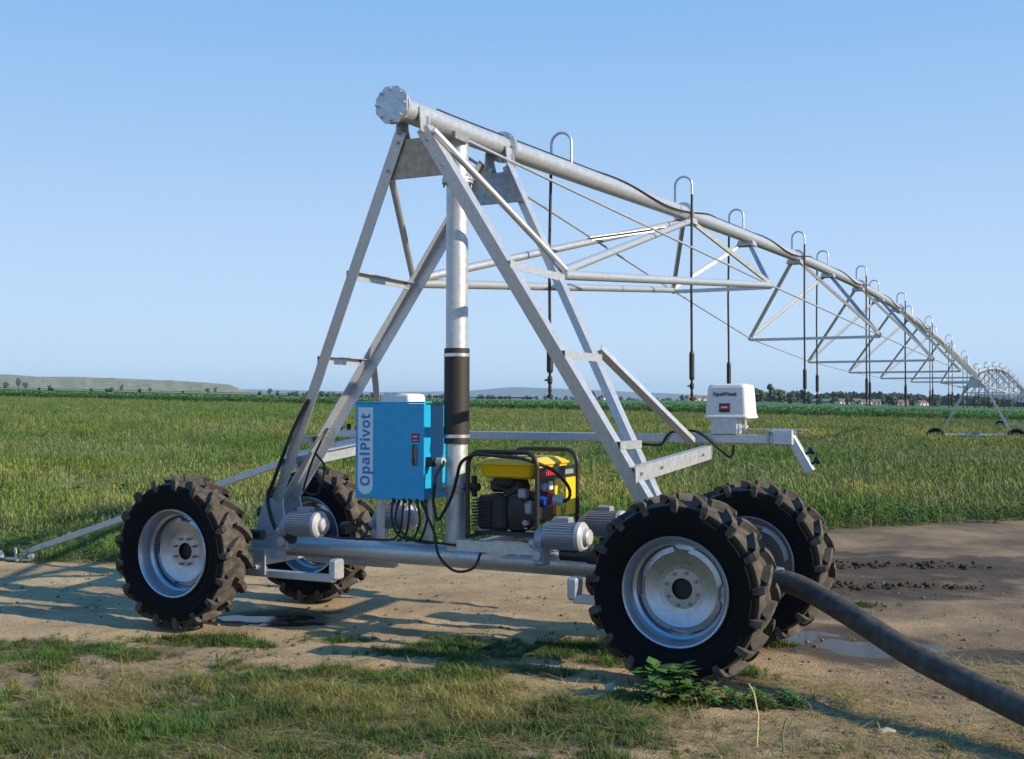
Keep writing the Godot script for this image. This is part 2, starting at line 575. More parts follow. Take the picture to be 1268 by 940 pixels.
# grain stalks with drooping leaves and a bearded head
func grain(n: int, sd: int, head: Color) -> ArrayMesh:
	var st := new_st()
	var r := RandomNumberGenerator.new()
	r.seed = sd
	for i in n:
		var b := r.randf() * TAU
		var o := Vector3(cos(b), 0, sin(b)) * sqrt(r.randf()) * 0.14
		var a := r.randf() * TAU
		var d := Vector3(cos(a), 0, sin(a))
		var h := r.randf_range(0.3, 0.52)
		var k := r.randf_range(0.75, 1.25)
		blade(st, o, d, h, 0.006, r.randf_range(0.05, 0.25), Color(0.85, 0.9, 0.65) * k, Color(0.85, 0.9, 0.65) * k, 2)
		for l in 3:
			var a2 := r.randf() * TAU
			blade(st, o + Vector3.UP * h * r.randf_range(0.0, 0.5), Vector3(cos(a2), 0, sin(a2)), h * r.randf_range(0.35, 0.6), 0.013, r.randf_range(0.5, 1.2), Color(0.8, 0.95, 0.58) * k, Color(0.8, 0.95, 0.58) * k, 2)
		if i % 2 == 0:
			blade(st, o + Vector3.UP * h * 0.88 + d * h * 0.1, d, h * 0.24, 0.016, 0.5, head * k, head * k, 2)
	return st.commit()

func leafy(sd: int, n: int, h: float, leaf: float) -> ArrayMesh:
	var st := new_st()
	var r := RandomNumberGenerator.new()
	r.seed = sd
	for i in n:
		var a := r.randf() * TAU
		var d := Vector3(cos(a), 0, sin(a))
		var y := r.randf() * h
		var o := d * r.randf_range(0.0, 0.5) * h * 0.5 + Vector3.UP * y
		var side := d.cross(Vector3.UP)
		var up := Vector3.UP * r.randf_range(-0.3, 0.8)
		var L := leaf * r.randf_range(0.6, 1.3)
		var dir := (d + up).normalized()
		var n_ := side.cross(dir).normalized()
		if n_.y < 0: n_ = -n_
		var k := r.randf_range(0.7, 1.25)
		var pts := [o, o + dir * L * 0.4 + side * L * 0.32, o + dir * L - Vector3.UP * L * 0.15, o + dir * L * 0.4 - side * L * 0.32]
		var kc := Color(k, k, k)
		var nl := (n_ + side * 0.35).normalized()
		var nr := (n_ - side * 0.35).normalized()
		ctri(st, [pts[0], pts[1], pts[2]], [n_, nl, n_], [kc, kc, kc])
		ctri(st, [pts[0], pts[2], pts[3]], [n_, n_, nr], [kc, kc, kc])
	return st.commit()

func scatter(called: String, label: String, category: String, mesh: Mesh, xf: Array, cols: Array, m: Material, parent: Node = self) -> MultiMeshInstance3D:
	mesh.surface_set_material(0, m)
	var mm := MultiMesh.new()
	mm.transform_format = MultiMesh.TRANSFORM_3D
	mm.use_colors = true
	mm.mesh = mesh
	mm.instance_count = xf.size()
	for i in xf.size():
		mm.set_instance_transform(i, xf[i])
		mm.set_instance_color(i, cols[i])
	var o := MultiMeshInstance3D.new()
	o.multimesh = mm
	o.name = numbered(parent, called)
	parent.add_child(o)
	o.set_meta("kind", "stuff")
	o.set_meta("label", label)
	o.set_meta("category", category)
	return o

func xf_at(x: float, z: float, s: float, dy := 0.0, tilt := 0.12, sy := 1.0) -> Transform3D:
	var b := Basis(Vector3.UP, rng.randf() * TAU)
	b = Basis(Vector3(rng.randf() - 0.5, 0, rng.randf() - 0.5).normalized(), rng.randf() * tilt) * b
	return Transform3D(b.scaled(Vector3(s, s * sy, s)), Vector3(x, ground_y(x, z) + dy, z))

func veg_mat(back := 0.35) -> StandardMaterial3D:
	var m := mat(Color.WHITE, 0.75)
	m.vertex_color_use_as_albedo = true
	m.cull_mode = BaseMaterial3D.CULL_DISABLED
	m.backlight_enabled = true
	m.backlight = Color(back, back, back * 0.5)
	return m

func build_vegetation() -> void:
	rng.seed = 77
	var vm := veg_mat()
	# ---- grain crop
	var variants := [grain(9, 11, Color(1.2, 1.05, 0.6)), grain(9, 12, Color(1.1, 1.0, 0.6)), grain(8, 13, Color(1.0, 1.1, 0.6))]
	var X := [[], [], []]
	var C := [[], [], []]
	var green := Color(0.08, 0.155, 0.024)
	var straw := Color(0.335, 0.305, 0.12)
	var blue_green := Color(0.165, 0.205, 0.115)
	# rings of depth: [from, to, tufts per square metre, size]
	for ring in [[5.0, 14.0, 70.0, 0.72], [14.0, 22.0, 50.0, 0.74], [22.0, 40.0, 24.0, 0.82], [40.0, 80.0, 11.0, 1.05], [80.0, 262.0, 1.8, 1.2]]:
		var d0: float = ring[0]
		var d1: float = ring[1]
		var wid := 0.5 * (d1 + 3.0)
		var n := int((d1 - d0) * wid * 2.0 * ring[2])
		for i in n:
			var d := rng.randf_range(d0, d1)
			var uu := rng.randf_range(-wid, wid) + 0.4
			if absf(uu - 0.4) > 0.5 * d + 1.6:
				continue
			if d > far_crop_edge((uu - 0.41) / d) + 2.0:
				continue
			var w := from_plan(uu, 8.32 - d)
			var e := in_crop(w.x, w.y) + nz.get_noise_2d(w.x * 1.5, w.y * 1.5) * 0.5
			if e < 0.05:
				continue
			var a := nz.get_noise_2d(w.x * 0.22 + 50.0, w.y * 0.22) * 0.5 + 0.5
			var b := nz2.get_noise_2d(w.x * 0.9 + 9.0, w.y * 0.9) * 0.5 + 0.5
			# ripening runs in bands along the field; the headland by the track stays green and weedy
			var ripe := clampf((a - 0.5) * 2.4 + 0.52 - 0.45 * (1.0 - smoothstep(0.3, 5.0, e)) + (b - 0.5) * 1.3 + (rng.randf() - 0.5) * 0.5, 0.0, 1.0)
			var band := nz.get_noise_2d(uu * 0.012 + 7.0, d * 0.075) 
			ripe = clampf(ripe - maxf(band, 0.0) * 3.4, 0.0, 1.0)
			# the crop ripens from one side of the field to the other
			ripe *= lerpf(0.4, 1.0, smoothstep(-22.0, 2.0, uu))
			var c := green.lerp(straw, ripe)
			var weedy := nz.get_noise_2d(w.x * 0.16 - 80.0, w.y * 0.16) * 2.4 + 0.12
			c = c.lerp(blue_green, clampf(weedy, 0.0, 0.85))
			c = c * rng.randf_range(0.8, 1.2)
			var v := rng.randi() % 3
			var s: float = ring[3] * rng.randf_range(0.7, 1.2) * (1.0 + 0.55 * nz2.get_noise_2d(w.x * 0.8 + 300.0, w.y * 0.8)) * lerpf(0.55, 1.0, smoothstep(0.0, 1.0, e))
			X[v].append(xf_at(w.x, w.y, s))
			C[v].append(c)
	# crop closing round the wheels of the first drive tower
	for i in 900:
		var x := (1.68 if i % 2 == 0 else -1.68) + rng.randf_range(-1.0, 1.0)
		var z := -47.0 + rng.randf_range(0.2, 3.5)
		X[i % 3].append(xf_at(x, z, rng.randf_range(0.85, 1.25)))
		C[i % 3].append(green.lerp(straw, rng.randf_range(0.2, 0.8)) * rng.randf_range(0.8, 1.2))
	for v in 3:
		scatter("grain_crop", ["green and straw coloured grain crop filling the field behind the cart", "taller stalks mixed through the grain crop in the field", "leafier stalks mixed through the grain crop in the field"][v], "crop", variants[v], X[v], C[v], vm)
	# ---- weeds along the crop's edge
	var wx := []
	var wc := []
	for i in 2600:
		var uu := rng.randf_range(-7.5, 9.0)
		var dd := rng.randf_range(-13.0, -1.0)
		var w := from_plan(uu, dd)
		var e := in_crop(w.x, w.y) + nz.get_noise_2d(w.x * 2.0, w.y * 2.0) * 0.6
		if e < -0.12 or e > 1.5 * rng.randf():
			continue
		wx.append(xf_at(w.x, w.y, rng.randf_range(0.5, 1.25)))
		wc.append(Color(0.05, 0.13, 0.02).lerp(Color(0.12, 0.2, 0.03), rng.randf()))
	scatter("edge_weeds", "dark leafy weeds and low grass fringing the crop beside the dirt track", "weeds", leafy(31, 34, 0.22, 0.07), wx, wc, vm)
	# ---- darker broad-leaved plants standing through the crop
	wx = []
	wc = []
	for i in 900:
		var d := 9.0 + 70.0 * pow(rng.randf(), 1.4)
		var f := rng.randf_range(-0.5, 0.5)
		var w := from_plan(0.41 + f * d, 8.32 - d)
		if in_crop(w.x, w.y) < 0.8 or nz.get_noise_2d(w.x * 0.5 + 200.0, w.y * 0.5) < 0.12:
			continue
		wx.append(xf_at(w.x, w.y, rng.randf_range(0.8, 1.5)))
		wc.append(Color(0.04, 0.11, 0.018).lerp(Color(0.085, 0.16, 0.03), rng.randf()))
	scatter("field_weeds", "clumps of dark broad leaved weeds standing through the grain", "weeds", leafy(33, 70, 0.34, 0.06), wx, wc, vm)
	# ---- verge grass
	var gvar := [tuft(16, 0.035, 0.11, 0.0045, 0.035, 0.2, 1.0, Color(0.92, 0.94, 0.86), Color(0.92, 0.94, 0.86), 41), tuft(12, 0.04, 0.12, 0.004, 0.04, 0.6, 1.8, Color(0.92, 0.94, 0.86), Color(0.92, 0.94, 0.86), 42), tuft(14, 0.02, 0.06, 0.006, 0.04, 0.4, 1.3, Color(0.92, 0.94, 0.86), Color(0.92, 0.94, 0.86), 43)]
	var GX := [[], [], []]
	var GC := [[], [], []]
	for i in 95000:
		var uu := rng.randf_range(-4.6, 4.2)
		var vv := rng.randf_range(-1.6, 3.9)
		var p := Vector2(uu, vv)
		var g := grass_at(p) + 0.34 * nz2.get_noise_2d(uu * 4.0 + 3.0, vv * 4.0) - 0.13
		if g < 0.0:
			if g < -0.35 or rng.randf() > 0.03:
				continue
		elif rng.randf() > clampf(g * 2.3 + 0.1, 0.0, 1.0):
			continue
		var w := from_plan(uu, vv)
		var dry := clampf(nz.get_noise_2d(w.x * 1.4 + 90.0, w.y * 1.4) * 2.4 + 0.30 + (rng.randf() - 0.5) * 0.8, 0.0, 1.0)
		dry *= smoothstep(0.7, 1.3, vv) * (1.0 - 0.75 * smoothstep(1.9, 2.7, vv - uu * 0.12 + 0.5 * nz.get_noise_2d(uu, vv)))
		var c := Color(0.058, 0.102, 0.014).lerp(Color(0.27, 0.24, 0.07), dry)
		c = c.lerp(Color(0.075, 0.17, 0.022), clampf(nz.get_noise_2d(w.x * 1.7, w.y * 1.7 + 30.0) * 2.0, 0.0, 0.8) * (1.0 - dry))
		c = c * rng.randf_range(0.75, 1.25)
		var v := 1 if dry > 0.5 and rng.randf() < 0.7 else (0 if rng.randf() < 0.62 else 2)
		GX[v].append(xf_at(w.x, w.y, rng.randf_range(0.42, 0.86) * (0.8 if vv < 0.9 else 1.0) * (1.0 + 0.7 * nz2.get_noise_2d(w.x * 4.0, w.y * 4.0 + 60.0)), -0.004, 0.45))
		GC[v].append(c)
	for v in 3:
		scatter("verge_grass", ["patchy short green grass on the near verge of the track", "long dry yellowed grass lying in the near verge", "low creeping green grass on the near verge"][v], "grass", gvar[v], GX[v], GC[v], vm)
	# ---- dead straw lying flat
	var sx := []
	var sc := []
	for i in 5200:
		var uu := rng.randf_range(-3.0, 4.0)
		var vv := rng.randf_range(0.9, 3.9)
		var f := nz.get_noise_2d(uu * 1.1 - 20.0, vv * 1.1)
		if f < 0.02 and rng.randf() > 0.12:
			continue
		var w := from_plan(uu, vv)
		sx.append(xf_at(w.x, w.y, rng.randf_range(0.6, 1.3), 0.004, 0.1, 0.28))
		sc.append(Color(0.42, 0.33, 0.14) * rng.randf_range(0.55, 1.15))
	scatter("dry_straw", "pale dead straw strewn over the near verge", "straw", tuft(5, 0.06, 0.2, 0.0035, 0.06, 1.6, 3.0, Color(0.92, 0.94, 0.86), Color(0.92, 0.94, 0.86), 51), sx, sc, vm)
	# ---- clods and small stones
	var kx := []
	var kc := []
	for i in 2600:
		var uu := rng.randf_range(-5.0, 6.0)
		var vv := rng.randf_range(-3.2, 3.8)
		var w := from_plan(uu, vv)
		if in_crop(w.x, w.y) > -0.1:
			continue
		var s := 0.004 + 0.016 * pow(rng.randf(), 4.0)
		kx.append(xf_at(w.x, w.y, s, s * 0.2, 1.0, 0.7))
		kc.append(Color(0.27, 0.21, 0.14) * rng.randf_range(0.6, 1.25))
	for r in [[4.3, -3.66, 1.2, 0.13], [3.75, -2.24, 0.95, 0.12]]:
		for i in 800:
			var uu: float = r[0] + (rng.randf() + rng.randf() - 1.0) * r[2] * 1.2
			var vv: float = r[1] + (rng.randf() + rng.randf() + rng.randf() - 1.5) * r[3] * 1.2
			var w := from_plan(uu, vv)
			var s := 0.005 + 0.028 * pow(rng.randf(), 3.5)
			kx.append(xf_at(w.x, w.y, s, s * 0.3, 1.0, 0.8))
			kc.append(Color(0.06, 0.043, 0.031) * rng.randf_range(0.7, 1.6))
	var cm := textured(Color.WHITE, 0.95, 0.0, noise_tex(0.05, Color(0.6, 0.6, 0.6), Color.WHITE, 61, 3, 256), 6.0)
	cm.vertex_color_use_as_albedo = true
	scatter("soil_clods", "crumbly soil clods and pebbles, dark and wet along the two wheel ruts", "clods", lump(71), kx, kc, cm)

func lump(sd: int) -> ArrayMesh:
	var st := new_st()
	var s := SphereMesh.new()
	s.radius = 1.0
	s.height = 2.0
	s.radial_segments = 9
	s.rings = 5
	var a := s.get_mesh_arrays()
	var vs: PackedVector3Array = a[Mesh.ARRAY_VERTEX]
	var ix: PackedInt32Array = a[Mesh.ARRAY_INDEX]
	for i in vs.size():
		vs[i] = vs[i] * (1.0 + 0.55 * nz.get_noise_3d(vs[i].x * 9.0 + sd, vs[i].y * 9.0, vs[i].z * 9.0))
	for t in range(0, ix.size(), 3):
		var p := vs[ix[t]]; var q := vs[ix[t + 1]]; var r := vs[ix[t + 2]]
		var n := (q - p).cross(r - p).normalized()
		if n.dot(p + q + r) < 0: n = -n
		ctri(st, [p, q, r], [n, n, n], [Color.WHITE, Color.WHITE, Color.WHITE])
	return st.commit()

# ---------------------------------------------------------------- wheels
func tyre_meshes() -> Dictionary:
	var d := {}
	var st := new_st()
	var side := [Vector2(0.318, 0.10), Vector2(0.335, 0.118), Vector2(0.345, 0.124), Vector2(0.35, 0.119), Vector2(0.37, 0.127), Vector2(0.395, 0.134), Vector2(0.398, 0.139), Vector2(0.404, 0.139), Vector2(0.407, 0.136), Vector2(0.43, 0.141), Vector2(0.452, 0.143), Vector2(0.456, 0.147), Vector2(0.462, 0.147), Vector2(0.466, 0.142), Vector2(0.49, 0.139), Vector2(0.508, 0.131)]
	var p := []
	for q in side:
		p.append(q)
	lathe(st, Vector3.ZERO, Vector3.BACK, p, 56)
	var p2 := []
	for i in range(side.size() - 1, -1, -1):
		p2.append(Vector2(side[i].x, -side[i].y))
	lathe(st, Vector3.ZERO, Vector3.BACK, p2, 56)
	d.side = st.commit(); d.side.surface_set_material(0, M.rubber)
	st = new_st()
	lathe(st, Vector3.ZERO, Vector3.BACK, [Vector2(0.508, 0.131), Vector2(0.517, 0.12), Vector2(0.528, 0.07), Vector2(0.532, 0.0), Vector2(0.528, -0.07), Vector2(0.517, -0.12), Vector2(0.508, -0.131)], 64)
	d.tread = st.commit(); d.tread.surface_set_material(0, M.tread)
	# one lug: leaves the centre line ahead of its shoulder, curves back and turns down the sidewall
	for sgn in [1.0, -1.0]:
		st = new_st()
		var secs := []
		var spec := [[-0.014, 0.185, 0.577, 0.0135], [0.02, 0.168, 0.577, 0.0155], [0.06, 0.118, 0.575, 0.017], [0.1, 0.052, 0.571, 0.0185], [0.135, -0.008, 0.562, 0.021], [0.15, -0.026, 0.545, 0.021], [0.153, -0.034, 0.508, 0.021], [0.148, -0.038, 0.474, 0.016]]
		for s in spec:
			var th: float = s[1]
			var rad := Vector3(cos(th), sin(th), 0)
			var tan := Vector3(-sin(th), cos(th), 0.0)
			var top: Vector3 = rad * s[2] + Vector3(0, 0, s[0] * sgn)
			var low: Vector3 = rad * (s[2] - 0.05 if s[0] < 0.12 else s[2] - 0.012) + Vector3(0, 0, (s[0] if s[0] < 0.12 else s[0] - 0.03) * sgn)
			var run := (tan * 0.75 + Vector3(0, 0, 0.66 * sgn)).normalized()
			run = (tan * 0.82 + Vector3(0, 0, 0.57 * sgn)).normalized() if s[0] < 0.12 else tan
			secs.append([low - run * s[3] * 1.3, top - run * s[3], top + run * s[3], low + run * s[3] * 1.3])
		for i in secs.size() - 1:
			for k in 3:
				var a: Vector3 = secs[i][k]; var b: Vector3 = secs[i + 1][k]; var c: Vector3 = secs[i + 1][k + 1]; var e: Vector3 = secs[i][k + 1]
				var n := (b - a).cross(e - a).normalized()
				var mid: Vector3 = (secs[i][0] + secs[i][3]) * 0.5
				if n.dot((a + b + c + e) * 0.25 - mid * 0.97) < 0: n = -n
				quad(st, a, b, c, e, n)
		for e in [0, secs.size() - 1]:
			var n: Vector3 = Vector3(0, 0, -sgn if e == 0 else sgn)
			quad(st, secs[e][0], secs[e][1], secs[e][2], secs[e][3], n)
		var mesh := st.commit()
		mesh.surface_set_material(0, M.tread)
		d["lug%d" % int(sgn)] = mesh
	# rim barrel with flange and well
	st = new_st()
	var prof := [Vector2(0.326, 0.112), Vector2(0.331, 0.124), Vector2(0.325, 0.131), Vector2(0.316, 0.127), Vector2(0.306, 0.108), Vector2(0.296, 0.08), Vector2(0.29, 0.04), Vector2(0.272, 0.025), Vector2(0.268, -0.03), Vector2(0.285, -0.05), Vector2(0.296, -0.09), Vector2(0.316, -0.127), Vector2(0.326, -0.131), Vector2(0.33, -0.12)]
	prof.reverse()
	lathe(st, Vector3.ZERO, Vector3.BACK, prof, 56)
	d.rim = st.commit(); d.rim.surface_set_material(0, M.rim)
	# dished, lobed centre disc
	st = new_st()
	var N := 96
	var rr := [0.064, 0.12, 0.15, 0.2, 0.225, 1.0, 1.0, 0.276]
	var zz := [-0.022, -0.022, -0.018, -0.003, 0.006, 0.0, -0.036, -0.04]
	var prev := []
	for l in rr.size():
		var cur := []
		for k in N:
			var a := TAU * k / N
			var lobe := 0.257 - 0.022 * smoothstep(0.5, 0.85, cos(a * 4.0 + 0.7))
			var r: float = rr[l] if rr[l] < 0.9 else lobe
			cur.append(Vector3(cos(a) * r, sin(a) * r, zz[l]))
		if l > 0:
			for k in N:
				var k2 := (k + 1) % N
				var n: Vector3 = (cur[k] - prev[k]).cross(prev[k2] - prev[k]).normalized()
				if l != 6 and n.z < 0: n = -n
				if l == 6 and n.dot(cur[k]) < 0: n = -n
				quad(st, prev[k], cur[k], cur[k2], prev[k2], n)
		prev = cur
	d.disc = st.commit(); d.disc.surface_set_material(0, M.rim)
	st = new_st()
	lathe(st, Vector3.ZERO, Vector3.BACK, [Vector2(0.064, -0.022), Vector2(0.064, -0.09), Vector2(0.0, -0.09)], 24)
	d.hub = st.commit(); d.hub.surface_set_material(0, M.black)
	st = new_st()
	cyl(st, Vector3(0, 0, -0.02), Vector3(0, 0, -0.004), 0.011, 6)
	cyl(st, Vector3(0, 0, -0.004), Vector3(0, 0, 0.012), 0.006, 6)
	d.bolt = st.commit(); d.bolt.surface_set_material(0, M.motor)
	return d

func wheel(parent: Node3D, T: Dictionary, at: Vector3, spin: float, flip := false, detail := true) -> Node3D:
	var w := sub("wheel", parent, at)
	w.rotation.z = spin
	put_mesh("tyre", T.side, w)
	put_mesh("tread", T.tread, w)
	for k in 17:
		for sgn in [1, -1]:
			var l := put_mesh("tread_lug", T["lug%d" % sgn], w)
			l.rotation.z = TAU * (k + (0.5 if sgn < 0 else 0.0)) / 17.0
	put_mesh("rim", T.rim, w)
	var dk := put_mesh("wheel_disc", T.disc, w)
	var hb := put_mesh("hub", T.hub, w)
	if flip:
		dk.position.z = -0.03
		hb.position.z = -0.03
	if detail:
		for k in 8:
			var a := TAU * (k + 0.5) / 8.0
			put_mesh("wheel_bolt", T.bolt, w, Vector3(cos(a) * 0.1, sin(a) * 0.1, -0.03 if flip else 0.0))
	return w

# ---------------------------------------------------------------- cart
func leg_point(sx: float, sz: float, y: float) -> Vector3:
	var t := (LT.y - y) / (LT.y - LB.y)
	return Vector3(lerpf(LT.x, LB.x, t) * sx, y, lerpf(LT.z, LB.z, t) * sz)

func motor(parent: Node3D, at: Vector3, label := "") -> void:
	# gear motor lying along x, gearbox at its left
	var g := sub("gear_motor", parent, at)
	if label != "":
		g.set_meta("label", label)
	var st := new_st()
	lathe(st, Vector3(-0.13, 0, 0), Vector3.RIGHT, [Vector2(0.0, 0.0), Vector2(0.083, 0.0), Vector2(0.083, 0.235), Vector2(0.0, 0.235)], 28)
	for k in 30:
		var a := TAU * k / 30.0
		var r := Vector3(0, cos(a), sin(a))
		box(st, Vector3(-0.01, 0, 0) + r * 0.088, Vector3(0.225, 0.014, 0.005), Basis(Vector3.RIGHT, r, Vector3.RIGHT.cross(r)))
	put("motor_body", st, M.motor, g)
	st = new_st()
	lathe(st, Vector3(0.105, 0, 0), Vector3.RIGHT, [Vector2(0.0, 0.0), Vector2(0.098, 0.0), Vector2(0.1, 0.03), Vector2(0.085, 0.045), Vector2(0.06, 0.05), Vector2(0.055, 0.075), Vector2(0.045, 0.085), Vector2(0.0, 0.088)], 24)
	put("end_cap", st, M.motor_cap, g)
	st = new_st()
	box(st, Vector3(-0.01, 0.1, -0.02), Vector3(0.11, 0.05, 0.08), Basis.IDENTITY, 0.006)
	put("terminal_box", st, M.motor, g)
	st = new_st()
	lathe(st, Vector3(-0.2, -0.03, 0), Vector3.RIGHT, [Vector2(0.0, 0.0), Vector2(0.06, 0.0), Vector2(0.085, 0.02), Vector2(0.085, 0.07), Vector2(0.0, 0.07)], 20)
	box(st, Vector3(-0.165, -0.12, 0), Vector3(0.085, 0.17, 0.12), Basis.IDENTITY, 0.015)
	put("gearbox", st, M.motor, g)
	st = new_st()
	cyl(st, Vector3(-0.24, -0.06, 0.02), Vector3(-0.2, -0.06, 0.02), 0.03, 14)
	cyl(st, Vector3(-0.165, -0.13, 0.06), Vector3(-0.165, -0.13, 0.085), 0.032, 14)
	put("gearbox_flange", st, M.motor_cap, g)

func build_cart(T: Dictionary) -> void:
	var c := thing("irrigation_cart", "galvanised four wheeled cart with tall A frame legs and riser carrying the irrigation pipe", "irrigation cart")
	var st: SurfaceTool
	# wheels
	wheel(c, T, Vector3(-AX, HUB, AZ), 0.05)
	wheel(c, T, Vector3(AX, HUB, AZ), 0.12)
	wheel(c, T, Vector3(-1.8, HUB, -AZ), 0.2, true)
	wheel(c, T, Vector3(2.0, HUB, -AZ), 0.02, true)
	# base pipe
	st = new_st()
	cyl(st, Vector3(-1.72, 0.575, 0), Vector3(2.3, 0.575, 0), 0.083, 32)
	put("base_pipe", st, M.galv, c)
	st = new_st()
	cyl(st, Vector3(-1.745, 0.575, 0), Vector3(-1.72, 0.575, 0), 0.125, 24)
	cyl(st, Vector3(2.26, 0.575, 0), Vector3(2.285, 0.575, 0), 0.125, 24)
	put("pipe_flange", st, M.galv, c)
	# riser
	st = new_st()
	cyl(st, Vector3(0, 0.62, 0), Vector3(0, 1.47, 0), 0.082, 32)
	put("riser_pipe", st, M.galv, c)
	st = new_st()
	cyl(st, Vector3(0, 2.0, 0), Vector3(0, 3.66, 0), 0.082, 32)
	put("riser_pipe", st, M.galv, c)
	st = new_st()
	cyl(st, Vector3(0, 1.4, 0), Vector3(0, 2.1, 0), 0.094, 32)
	put("rubber_sleeve", st, M.sleeve, c)
	for y in [1.455, 2.05]:
		st = new_st()
		lathe(st, Vector3(0, y - 0.012, 0), Vector3.UP, [Vector2(0.094, 0), Vector2(0.0985, 0), Vector2(0.0985, 0.024), Vector2(0.094, 0.024)], 32)
		box(st, Vector3(0.05, y, 0.095), Vector3(0.05, 0.02, 0.016))
		put("hose_clamp", st, M.steel_clamp, c)
	# riser flange under the pipe, with bolts
	st = new_st()
	cyl(st, Vector3(0, 3.32, 0), Vector3(0, 3.335, 0), 0.115, 28)
	cyl(st, Vector3(0, 3.342, 0), Vector3(0, 3.357, 0), 0.115, 28)
	put("riser_flange", st, M.galv, c)
	for k in 8:
		var a := TAU * (k + 0.3) / 8.0
		st = new_st()
		cyl(st, Vector3(cos(a) * 0.1, 3.29, sin(a) * 0.1), Vector3(cos(a) * 0.1, 3.38, sin(a) * 0.1), 0.008, 6)
		put("flange_bolt", st, M.galv_plate, c)
	st = new_st()
	cyl(st, Vector3(0, 1.05, 0), Vector3(0, 1.065, 0), 0.115, 28)
	cyl(st, Vector3(0, 1.085, 0), Vector3(0, 1.1, 0), 0.115, 28)
	box(st, Vector3(0, 1.075, 0.0), Vector3(0.26, 0.07, 0.03))
	put("riser_clamp", st, M.galv_plate, c)
	# valve bank beside the riser
	st = new_st()
	cyl(st, Vector3(0.09, 1.09, 0.02), Vector3(0.2, 1.09, 0.02), 0.03, 12)
	cyl(st, Vector3(0.16, 1.02, 0.02), Vector3(0.16, 1.17, 0.02), 0.02, 10)
	put("tap", st, M.dark_cast, c)
	# legs
	for sx in [-1.0, 1.0]:
		for sz in [1.0, -1.0]:
			st = new_st()
			var top := Vector3(LT.x * sx, LT.y, LT.z * sz)
			var bot := Vector3(LB.x * sx, LB.y - 0.06, LB.z * sz)
			var off := Vector3(0.03 * sx, 0, 0.0)
			angle_iron(st, top + off, bot + off, Vector3(-sx, -0.5, 0), 0.09, Vector3(0, 0, -sz), 0.105)
			put("leg", st, M.galv, c)
	# side rungs between the two legs of each side
	for sx in [-1.0, 1.0]:
		for y in [2.66, 2.05, 1.44]:
			var a := leg_point(sx, 1, y) + Vector3(0.036 * sx, 0, 0.0)
			var b := leg_point(sx, -1, y) + Vector3(0.036 * sx, 0, 0.0)
			st = new_st()
			angle_iron(st, a + Vector3(0.004 * sx, 0, 0), b + Vector3(0.004 * sx, 0, 0), Vector3.DOWN, 0.055, Vector3(-sx, 0, 0), 0.05, 0.005)
			put("rung", st, M.galv, c)
		# side diagonal
		st = new_st()
		var p := leg_point(sx, 1, 3.56) + Vector3(0.05 * sx, 0, -0.01)
		var q := leg_point(sx, -1, 2.70) + Vector3(0.06 * sx, 0, 0.0)
		if sx < 0:
			p = leg_point(sx, 1, 3.3) + Vector3(0.04, 0, -0.03)
		cyl(st, p, q, 0.026, 12)
		put("diagonal_brace", st, M.galv if sx < 0 else M.galv, c)
	# gusset plates under the pipe
	for sz in [1.0, -1.0]:
		st = new_st()
		var z0: float = LT.z * sz
		var a := leg_point(1, sz, 3.55); var b := leg_point(1, sz, 3.26)
		var pts := [Vector3(-a.x, a.y, a.z), Vector3(-0.05, 3.52, z0 - 0.006 * sz), Vector3(0.05, 3.52, z0 - 0.006 * sz), Vector3(a.x, a.y, a.z), Vector3(b.x, b.y, b.z), Vector3(-b.x, b.y, b.z)]
		var off := Vector3(0, 0, -0.016 * sz)
		for i in pts.size():
			pts[i] += off
		plate(st, pts, (pts[4] - pts[0]).cross(pts[5] - pts[0]), 0.008)
		put("gusset_plate", st, M.galv_plate, c)
		for sx in [-1.0, 1.0]:
			for y in [3.5, 3.32]:
				st = new_st()
				var bp := leg_point(sx, sz, y) + Vector3(-0.03 * sx, 0, 0.0)
				cyl(st, bp - Vector3(0, 0, 0.03), bp + Vector3(0, 0, 0.02), 0.011, 6)
				put("gusset_bolt", st, M.galv_plate, c)
			# saddle ears that hold the pipe
			st = new_st()
			plate(st, [Vector3(0.03 * sx, 3.5, z0 - 0.05), Vector3(0.13 * sx, 3.5, z0 - 0.05), Vector3(0.115 * sx, 3.66, z0 - 0.05), Vector3(0.08 * sx, 3.69, z0 - 0.05)], Vector3.BACK, 0.01)
			plate(st, [Vector3(0.088 * sx, 3.55, z0 - 0.1), Vector3(0.088 * sx, 3.72, z0 - 0.1), Vector3(0.088 * sx, 3.72, z0 + 0.04), Vector3(0.098 * sx, 3.55, z0 + 0.04)], Vector3.RIGHT, 0.01)
			put("pipe_saddle", st, M.galv, c)
	# end frames that carry legs, wheels and gearboxes
	for sx in [-1.0, 1.0]:
		st = new_st()
		plate(st, [Vector3(1.50 * sx, 0.95, 0.105), Vector3(1.68 * sx, 0.95, 0.105), Vector3(1.80 * sx, 0.48, 0.16), Vector3(1.42 * sx, 0.48, 0.16)], Vector3(0, 0.1, 1), 0.01)
		plate(st, [Vector3(1.50 * sx, 0.95, -0.105), Vector3(1.68 * sx, 0.95, -0.105), Vector3(1.80 * sx, 0.48, -0.16), Vector3(1.42 * sx, 0.48, -0.16)], Vector3(0, -0.1, 1), 0.01)
		put("leg_foot", st, M.galv, c)
		st = new_st()
		box(st, Vector3(1.62 * sx, 0.50, 0), Vector3(0.12, 0.12, 1.0), Basis.IDENTITY, 0.008)
		put("axle_beam", st, M.galv, c)
